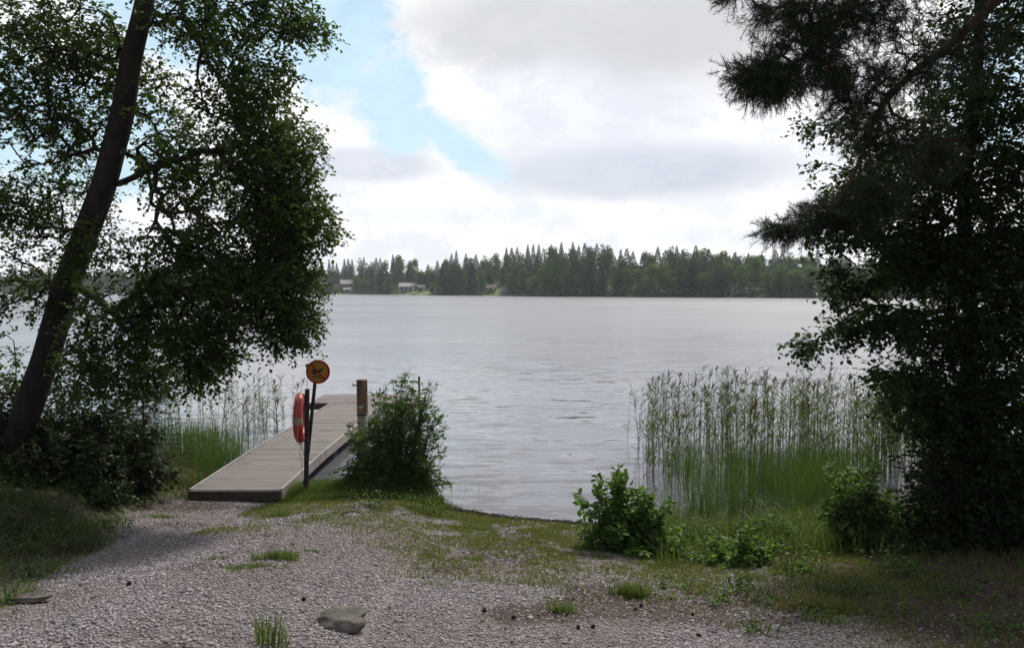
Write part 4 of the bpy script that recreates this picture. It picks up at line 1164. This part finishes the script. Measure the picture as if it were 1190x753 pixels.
# houses occupy these spans: keep front trees away
gaps = [(394, 412), (460, 500), (564, 590)]
hv = random.Random(5)
ns = nbir = 0
def d_of(px):     # distance of far shore along photo column
    u = (px - 595) / FPX; d = 150.
    while d < float(far_shore(u * d)): d += 2
    return d
px = -20.
cols = []
while px < 1215:
    d = d_of(px); cols.append((px, d)); px += 2.4 * FPX / d * (1.35 if (px < 365 or px > 990) else 1.0)
for i, (px, d) in enumerate(cols):
    u = (px - 595) / FPX; hidden = px < 365 or px > 990
    leftish = 365 <= px < 520
    # skyline row (spruce, mixed with birch on the left)
    if i % 2 == 0 or (not hidden and i % 4 != 1):
        if not hidden or i % 4 == 0:
            y = d + hv.uniform(24, 60); x = u * y
            sy = np.interp(px, SKX, SKY) + abs(hv.gauss(0, 4.2)) - 1.8
            top = CAMZ + (336 - sy) / FPX * y; gz = float(ground(x, y)); h = max(8, top - gz)
            bir = hv.random() < (.5 if leftish else .34)
            if bir:
                far_tree('birch_tree', BMh[hv.randrange(6)], TB, x, y, h * .95, 14, hv.uniform(.8, 1.05), 'tall rounded birch among the spruces on the far skyline', 'tall birches on the far skyline', birchM, hv.random() * 6)
            else:
                far_tree('spruce_tree', SM[hv.randrange(6)], TS, x, y, h, 20, hv.uniform(.95, 1.5), 'tall pointed spruce on the far shore skyline', 'spruces on the far skyline', spruceM, hv.random() * 6)
            ns += 1
    # front row
    ing = any(a_ < px < b_ for a_, b_ in gaps)
    if not ing and (i % 2 == 1):
        y = d + hv.uniform(3, 10); x = u * y
        sy = np.interp(px, SKX, SKY); tot = (336 - sy) / FPX * y + 3
        h = tot * hv.uniform(.35, .75)
        if hv.random() < (.45 if leftish else .12):
            far_tree('spruce_tree', SM[hv.randrange(6)], TS, x, y, h * 1.1, 20, hv.uniform(.75, 1.0), 'short dark spruce at the waterline of the far shore', 'low spruces at the far waterline', spruceM, hv.random() * 6)
        else:
            far_tree('birch_tree', BMh[hv.randrange(6)], TB, x, y, h, 14, hv.uniform(.8, 1.15), 'low bushy broadleaf tree at the far waterline', 'low broadleaf trees at the far waterline', birchM, hv.random() * 6)
        nbir += 1
print('far trees', ns, nbir)
# the mass of wood behind: one object
parts = []
rr2 = np.random.default_rng(77)
base_s = [spruce_mesh(500 + i, 20, 3.2) for i in range(3)]; base_b = [fluffy_mesh(520 + i, 14, 4.2) for i in range(3)]
for q in range(420):
    px = rr2.uniform(-30, 1220); d = d_of(px); y = d + rr2.uniform(12, 75) * (1 if rr2.random() < .8 else .2)
    if any(a_ - 2 < px < b_ + 2 for a_, b_ in gaps): y = max(y, d + 30)
    x = (px - 595) / FPX * y
    sy = np.interp(px, SKX, SKY) + 5; top = CAMZ + (336 - sy) / FPX * y; gz = float(ground(x, y))
    s_ = rr2.random() < .6; b_ = (base_s if s_ else base_b)[q % 3]
    h = max(6, (top - gz) * rr2.uniform(.6, .97)); sub_ = rr2.random(len(b_[0]) // 6) < .6
    v = b_[0].reshape(-1, 6, 3)[sub_] * np.array([1, 1, h / (20 if s_ else 14)]) + np.array([x, y, gz - .3])
    F_ = (np.arange(len(v))[:, None, None] * 6 + np.array([[0, 3, 2, 1], [0, 5, 4, 3]])[None]).reshape(-1, 4)
    parts.append((v.reshape(-1, 3), F_, np.full(len(v) * 6, rr2.random()) * .6 + .4 * rr2.random(len(v) * 6)))
v, f, t_ = cat(parts)
tag(link('far_wood', npmesh('far_wood', v, f, t_), leafmat('far_wood_leaf', (.03, .062, .024), (.075, .13, .036), .15, .8)), 'dense mixed wood behind the trees of the far shore', 'wood', kind='stuff')
# undergrowth at the far waterline
n = 9000; px_ = rng.uniform(-10, 1200, n)
ys = np.array([d_of(p_) for p_ in np.linspace(-10, 1200, 120)]); dd = np.interp(px_, np.linspace(-10, 1200, 120), ys)
y = dd + rng.uniform(.5, 9, n); okk = np.ones(n, bool)
for a_, b_ in [(462, 500), (574, 590)]: okk &= ~((px_ > a_) & (px_ < b_))
x = (px_ - 595) / FPX * y; P0 = np.stack([x, y, np.maximum(ground(x, y), 0) + rng.uniform(0, 2.2, n)], -1)[okk]; n = len(P0)
v, f, t_ = leafmesh(P0, rng.normal(size=(n, 3)), rng.normal(size=(n, 3)), rng.uniform(.5, 1.1, n), .8)
tag(link('shore_scrub', npmesh('shore_scrub', v, f, t_), leafmat('far_scrub', (.04, .065, .025), (.09, .13, .045), .15, .8)), 'low scrub lining the far waterline', 'scrub', kind='stuff')
# rounded shrubs by the houses
for px, dy, h, w, lb in ((415, 12, 7.5, .62, 'yellow green round tree right of the red house'), (399, 30, 11, .7, 'yellow green tree behind the red house'), (391, 9, 5.5, .5, 'small yellow green tree left of the red house'),
                         (594, 6, 4.2, .34, 'bright round shrub at the water right of the brown boathouse'), (448, 8, 6.5, .5, 'light green tree between the two far houses')):
    y = d_of(px) + dy; x = (px - 595) / FPX * y
    far_tree('round_tree', YM[len(lb) % 2], TB, x, y, h, 14, w, lb, 'light green trees by the far houses', yellowM, px)

# houses
redw = surf('red_wall', (.22, .07, .055), (.16, .05, .04), .8, 2, bump=0); palew = surf('pale_wall', (.55, .50, .46), (.45, .4, .36), .8, 2, bump=0)
roofm = surf('pale_roof', (.34, .32, .33), (.28, .27, .28), .6, 2, bump=0); roofd = surf('dark_roof', (.10, .09, .09), bump=0); brownw = surf('brown_wall', (.16, .09, .06), bump=0)
winm = surf('window_glass', (.04, .045, .05), rough=.15, bump=0, spec=.6); framem = surf('white_trim', (.75, .73, .7), bump=0)
def house(name, px, dy, w, dp, wall_h, roof_h, label, wallm, rfm, rz, wins, chimney=True, roofpart=True, door=True):
    y = d_of(px) + dy; x = (px - 595) / FPX * y; z = float(ground(x, y)) - .3
    r_ = tag(empty(name, (x, y, z), rz), label, 'house')
    mb = MB(); mb.box((0, 0, wall_h / 2), (w, dp, wall_h))
    for s_ in (-1, 1):
        mb.add([(s_ * w / 2, -dp / 2, wall_h), (s_ * w / 2, dp / 2, wall_h), (s_ * w / 2, 0, wall_h + roof_h), (s_ * (w / 2 - .1), -dp / 2, wall_h), (s_ * (w / 2 - .1), dp / 2, wall_h), (s_ * (w / 2 - .1), 0, wall_h + roof_h)],
               [(0, 1, 2), (5, 4, 3), (0, 2, 5, 3), (1, 4, 5, 2), (0, 3, 4, 1)])
    mb.build('wall', wallm, r_)
    mb = MB(); e = .5; sl = math.atan2(roof_h, dp / 2)
    for s_ in (-1, 1):
        ln = math.hypot(dp / 2 + e, (dp / 2 + e) * math.tan(sl))
        mb.box((0, s_ * (dp / 2 + e) / 2, wall_h + roof_h - (dp / 2 + e) / 2 * math.tan(sl) + .12), (w + 2 * e, ln, .16), (-s_ * sl, 0, 0))
    rf = mb.build('roof', rfm, r_)
    if chimney:
        mb = MB(); mb.box((w * .2, .6, wall_h + roof_h + .3), (.8, .8, 1.4)); mb.build('chimney', surf('chimney_brick', (.3, .2, .17), bump=0), rf)
    for wx, wz, ww, wh in wins:
        mb = MB(); 
        for a_, b_, c_, d_ in ((0, wh / 2 + .06, ww + .24, .12), (0, -wh / 2 - .06, ww + .24, .12), (-ww / 2 - .06, 0, .12, wh), (ww / 2 + .06, 0, .12, wh)):
            mb.box((wx + a_, -dp / 2 - .03, wz + b_), (c_, .1, d_))
        wo = mb.build('window', framem, r_)
        mb = MB(); mb.box((wx, -dp / 2 - .02, wz), (ww, .05, wh)); mb.build('pane', winm, wo)
    if door:
        mb = MB(); mb.box((w * .32, -dp / 2 - .03, 1.15), (1., .08, 2.1)); mb.build('door', framem, r_)
    return r_
house('red_house', 403, 15, 7.2, 6.5, 5.0, 2.2, 'small red house with a pale roof among far shore trees', redw, roofm, .25, [(-2, 3.6, 1.1, 1.1), (.2, 3.6, 1.1, 1.1), (-1.6, 1.3, 1.8, 1.2), (2.2, 3.6, 1, 1)])
house('veranda_annex', 404.5, 7.5, 4.6, 3, 2.3, .8, 'low pale shed in front of the red house', palew, roofm, .1, [(-1, 1.3, .9, .9)], chimney=False)
house('lake_house', 475, 16, 9.6, 7, 2.7, 1.9, 'long low house with light grey roof above the far lawn', surf('beige_wall', (.36, .27, .24), bump=0), roofm, .0, [(-3.4, 1.5, 1.6, 1.1), (-1, 1.5, 1.4, 1.1), (1.4, 1.5, 1.4, 1.1)])
house('brown_shed', 490, 14, 3.4, 3.2, 2.5, 1.1, 'little brown shed right of the long low house', brownw, surf('shed_roof', (.24, .2, .19), bump=0), .2, [(-.6, 1.4, .8, .8)], chimney=False)
house('boathouse', 571, 11, 4.2, 3.6, 2.4, 1.1, 'small dark brown boathouse in the middle of the far shore', brownw, surf('boathouse_roof', (.2, .16, .15), bump=0), -.1, [(-1, 1.4, .8, .8)], chimney=False)
def small_pier(px, w, label):
    d = d_of(px); x = (px - 595) / FPX * d
    r_ = tag(empty('small_pier', (x, d - 2, 0)), label, 'pier')
    mb = MB()
    for i in range(16): mb.box((-w / 2 + (i + .5) * w / 16, 0, .5), (w / 16 - .03, 1.6, .06))
    mb.build('deck', surf('pier_wood', (.42, .38, .35), bump=0), r_)
    for sx in (-1, -.3, .3, 1):
        mb = MB(); mb.tube([(sx * w * .45, -.6, -1), (sx * w * .45, -.6, .47)], .09, 8); mb.build('pile', darkwood, r_)
small_pier(583, 6.5, 'pale little pier beside the brown boathouse on the far shore')
small_pier(419, 5, 'tiny pier on the far shore below the yellow green tree')
def rowboat(px, dy, rz, label):
    d = d_of(px) + dy; x = (px - 595) / FPX * d; z = max(float(ground(x, d)), 0)
    r_ = tag(empty('rowing_boat', (x, d, z + .05), rz), label, 'boat')
    vs = []; fs = []; n_ = 9
    for i in range(n_):
        t = -1 + 2 * i / (n_ - 1); w = .75 * (1 - abs(t) ** 2.5) + .03; sh = .5 + .15 * t * t
        for a_, b_ in ((-w, sh), (-w * .75, .1), (0, 0), (w * .75, .1), (w, sh), (w - .06, sh), (0, .1), (-w + .06, sh)): vs.append((t * 2.2, a_, b_))
    for i in range(n_ - 1):
        for j in range(8):
            q = (j + 1) % 8; fs.append((i * 8 + j, (i + 1) * 8 + j, (i + 1) * 8 + q, i * 8 + q))
    mb = MB(); mb.add(vs, fs); mb.build('hull', framem, r_)
    mb = MB(); mb.box((0, 0, .38), (.3, 1.3, .05)); mb.box((-1.1, 0, .38), (.3, 1.1, .05)); mb.build('seat', brownw, r_)
rowboat(470, 2.5, .3, 'white rowing boat pulled up on the far lawn')
rowboat(481, 1.0, -.1, 'white rowing boat at the waterline below the long low house')

# ------------------------------------------------------------------ sky and light
SUN_AZ = 24.0      # degrees right of straight ahead
SUN_EL = 50.0
w = bpy.data.worlds.new('World'); S.world = w; w.use_nodes = True
nt = w.node_tree; nt.nodes.clear(); k = NT(nt)
wo = k.n('ShaderNodeOutputWorld'); bg = k.n('ShaderNodeBackground'); bg.inputs['Strength'].default_value = .1
k.l(bg.outputs[0], wo.inputs[0])
sky = k.n('ShaderNodeTexSky', sky_type='NISHITA'); sky.sun_disc = False
sky.sun_elevation = R(SUN_EL); sky.sun_rotation = R(SUN_AZ)
sky.air_density = 1.2; sky.dust_density = 1.0; sky.ozone_density = 1.5
tc = k.n('ShaderNodeTexCoord'); g = tc.outputs['Generated']
sep = k.n('ShaderNodeSeparateXYZ'); k.l(g, sep.inputs[0])
az = k.math('ARCTAN2', sep.outputs[0], sep.outputs[1])
el = k.math('ARCSINE', sep.outputs[2])
cmb = k.n('ShaderNodeCombineXYZ'); k.l(az, cmb.inputs[0]); k.l(k.math('MULTIPLY', el, 1.5), cmb.inputs[1])
sv = cmb.outputs[0]
nbig = k.noise(sv, 3.2, 9, .55); nmed = k.noise(sv, 9, 12, .66); 
# 3D-direction noise for whole sky cover
nall = k.noise(g, 2.4, 8, .55)
def azel(px, py):
    p = at(px, py, 1.0) - np.array([0, 0, CAMZ]); return math.atan2(p[0], p[1]), math.asin(p[2] / np.linalg.norm(p))
def ell(px, py, rx, ry, warp=.6, edge=(.74, 1.14), src=None, rot=0):
    a0, e0 = azel(px, py); ra = rx / FPX; re = ry / FPX
    da = k.math('SUBTRACT', az, a0); de = k.math('SUBTRACT', el, e0)
    if rot:
        c_, s_ = math.cos(rot), math.sin(rot)
        d2 = k.math('ADD', k.math('MULTIPLY', da, c_), k.math('MULTIPLY', de, s_)); e2 = k.math('SUBTRACT', k.math('MULTIPLY', de, c_), k.math('MULTIPLY', da, s_)); da, de = d2, e2
    x2 = k.math('POWER', k.math('ABSOLUTE', k.math('DIVIDE', da, ra)), 2); y2 = k.math('POWER', k.math('ABSOLUTE', k.math('DIVIDE', de, re)), 2)
    r_ = k.math('SQRT', k.math('ADD', x2, y2))
    r_ = k.math('ADD', r_, k.math('MULTIPLY', k.math('SUBTRACT', src if src is not None else nmed, .5), warp * 2))
    return k.rng(r_, edge[0], edge[1], 1, 0)
def mx(a_, b_): return k.math('MAXIMUM', a_, b_)
nwv = k.noise(sv, 7, 12, .68)
hole = ell(395, 45, 62, 75, 1.0)
hole = mx(hole, ell(450, 105, 48, 50, 1.0)); hole = mx(hole, ell(525, 165, 88, 20, 1.1, edge=(.5, 1.3), rot=-.6))
hole = mx(hole, ell(470, 150, 45, 34, .9)); hole = mx(hole, ell(250, 20, 130, 60, .9)); hole = mx(hole, ell(60, 150, 120, 70, 1.0)); hole = mx(hole, ell(1170, 90, 60, 70, .9))
# broken cover elsewhere
els = k.rng(nall, .50, .62, 0, 1)
behind = k.rng(sep.outputs[1], .2, .55, 1, 0)
high = k.rng(el, .9, 1.2, 0, 1)
hole = mx(hole, k.math('MULTIPLY', els, mx(behind, high)))
# cloud brightness
CW = (11.5, 11.4, 11.3)
cloud = k.mix(k.rng(nbig, .35, .7, 0, .5), CW, (9.2, 9.4, 10.2))
cloud = k.mix(k.rng(nmed, .42, .58, 0, .8), cloud, (8.0, 8.25, 8.9))
cloud = k.mix(k.math('MULTIPLY', ell(700, 30, 260, 62, .5, (.55, 1.2), nbig), .85), cloud, (6.2, 6.35, 6.7))
cloud = k.mix(k.math('MULTIPLY', ell(820, 60, 150, 60, .5, (.4, 1.3), nbig), .6), cloud, (6.3, 6.35, 6.5))
cloud = k.mix(k.math('MULTIPLY', ell(740, 200, 190, 34, .6, (.5, 1.3)), .75), cloud, (5.4, 5.9, 7.0))
cloud = k.mix(k.math('MULTIPLY', ell(430, 192, 85, 22, .6, (.5, 1.3)), .7), cloud, (5.8, 6.3, 7.4))
cloud = k.mix(k.math('MULTIPLY', ell(680, 140, 160, 60, .6, (.4, 1.4)), .6), cloud, (7.4, 7.8, 8.8))
cloud = k.mix(k.math('MULTIPLY', ell(560, 250, 160, 14, .8, (.4, 1.4)), .6), cloud, (8.0, 8.7, 9.6))
cloud = k.mix(k.math('MULTIPLY', ell(830, 275, 110, 12, .8, (.4, 1.4)), .6), cloud, (8.0, 8.7, 9.6))
cloud = k.mix(k.math('MULTIPLY', k.rng(el, .40, .6, 0, 1), k.math('SUBTRACT', 1.0, behind)), cloud, (14.5, 14.3, 14.6))  # unseen cloud above the view, brightened to lift the water
# overhead and behind: duller bases
dull = k.mix(nmed, (2.2, 2.35, 2.7), (3.8, 3.95, 4.2))
cloud = k.mix(k.math('MULTIPLY', mx(behind, k.rng(el, .95, 1.25, 0, 1)), .85), cloud, dull)
skyb = k.n('ShaderNodeVectorMath', operation='SCALE'); k.l(sky.outputs[0], skyb.inputs[0]); skyb.inputs['Scale'].default_value = 1.0
# thin veil in the blue
blue = k.mix(k.math('MULTIPLY', k.rng(nmed, .34, .62, .55, .85), k.math('SUBTRACT', 1.0, k.math('MULTIPLY', behind, .85))), skyb.outputs[0], (6.5, 8.7, 9.9))
fin = k.mix(hole, cloud, blue)
k.l(fin, bg.inputs['Color'])

sl = bpy.data.lights.new('sun', 'SUN'); sl.energy = 3.4; sl.angle = R(9); sl.color = (1, .95, .87)
so = bpy.data.objects.new('sun', sl); COL.objects.link(so); so.location = (0, 0, 60)
dv = Vector((math.sin(R(SUN_AZ)) * math.cos(R(SUN_EL)), math.cos(R(SUN_AZ)) * math.cos(R(SUN_EL)), math.sin(R(SUN_EL))))
so.rotation_euler = dv.to_track_quat('Z', 'Y').to_euler()

# haze
HAZE = True
if HAZE:
    mb = MB(); mb.box((0, 415, 22), (1780, 970, 52))
    hm, nt, out = newmat('haze_air'); k = NT(nt)
    pv = k.n('ShaderNodeVolumePrincipled'); pv.inputs['Color'].default_value = (.85, .92, 1, 1); pv.inputs['Density'].default_value = .00021
    pv.inputs['Anisotropy'].default_value = .3
    k.l(pv.outputs[0], out.inputs['Volume'])
    tag(mb.build('haze', hm), kind='stuff')

vs_ = S.view_settings
vs_.view_transform = 'Standard'; vs_.look = 'None'; vs_.exposure = 0.12; vs_.gamma = 1.0; vs_.use_curve_mapping = False
S.cycles.use_denoising = True
S.cycles.max_bounces = 6; S.cycles.diffuse_bounces = 3; S.cycles.transmission_bounces = 4; S.cycles.volume_bounces = 0
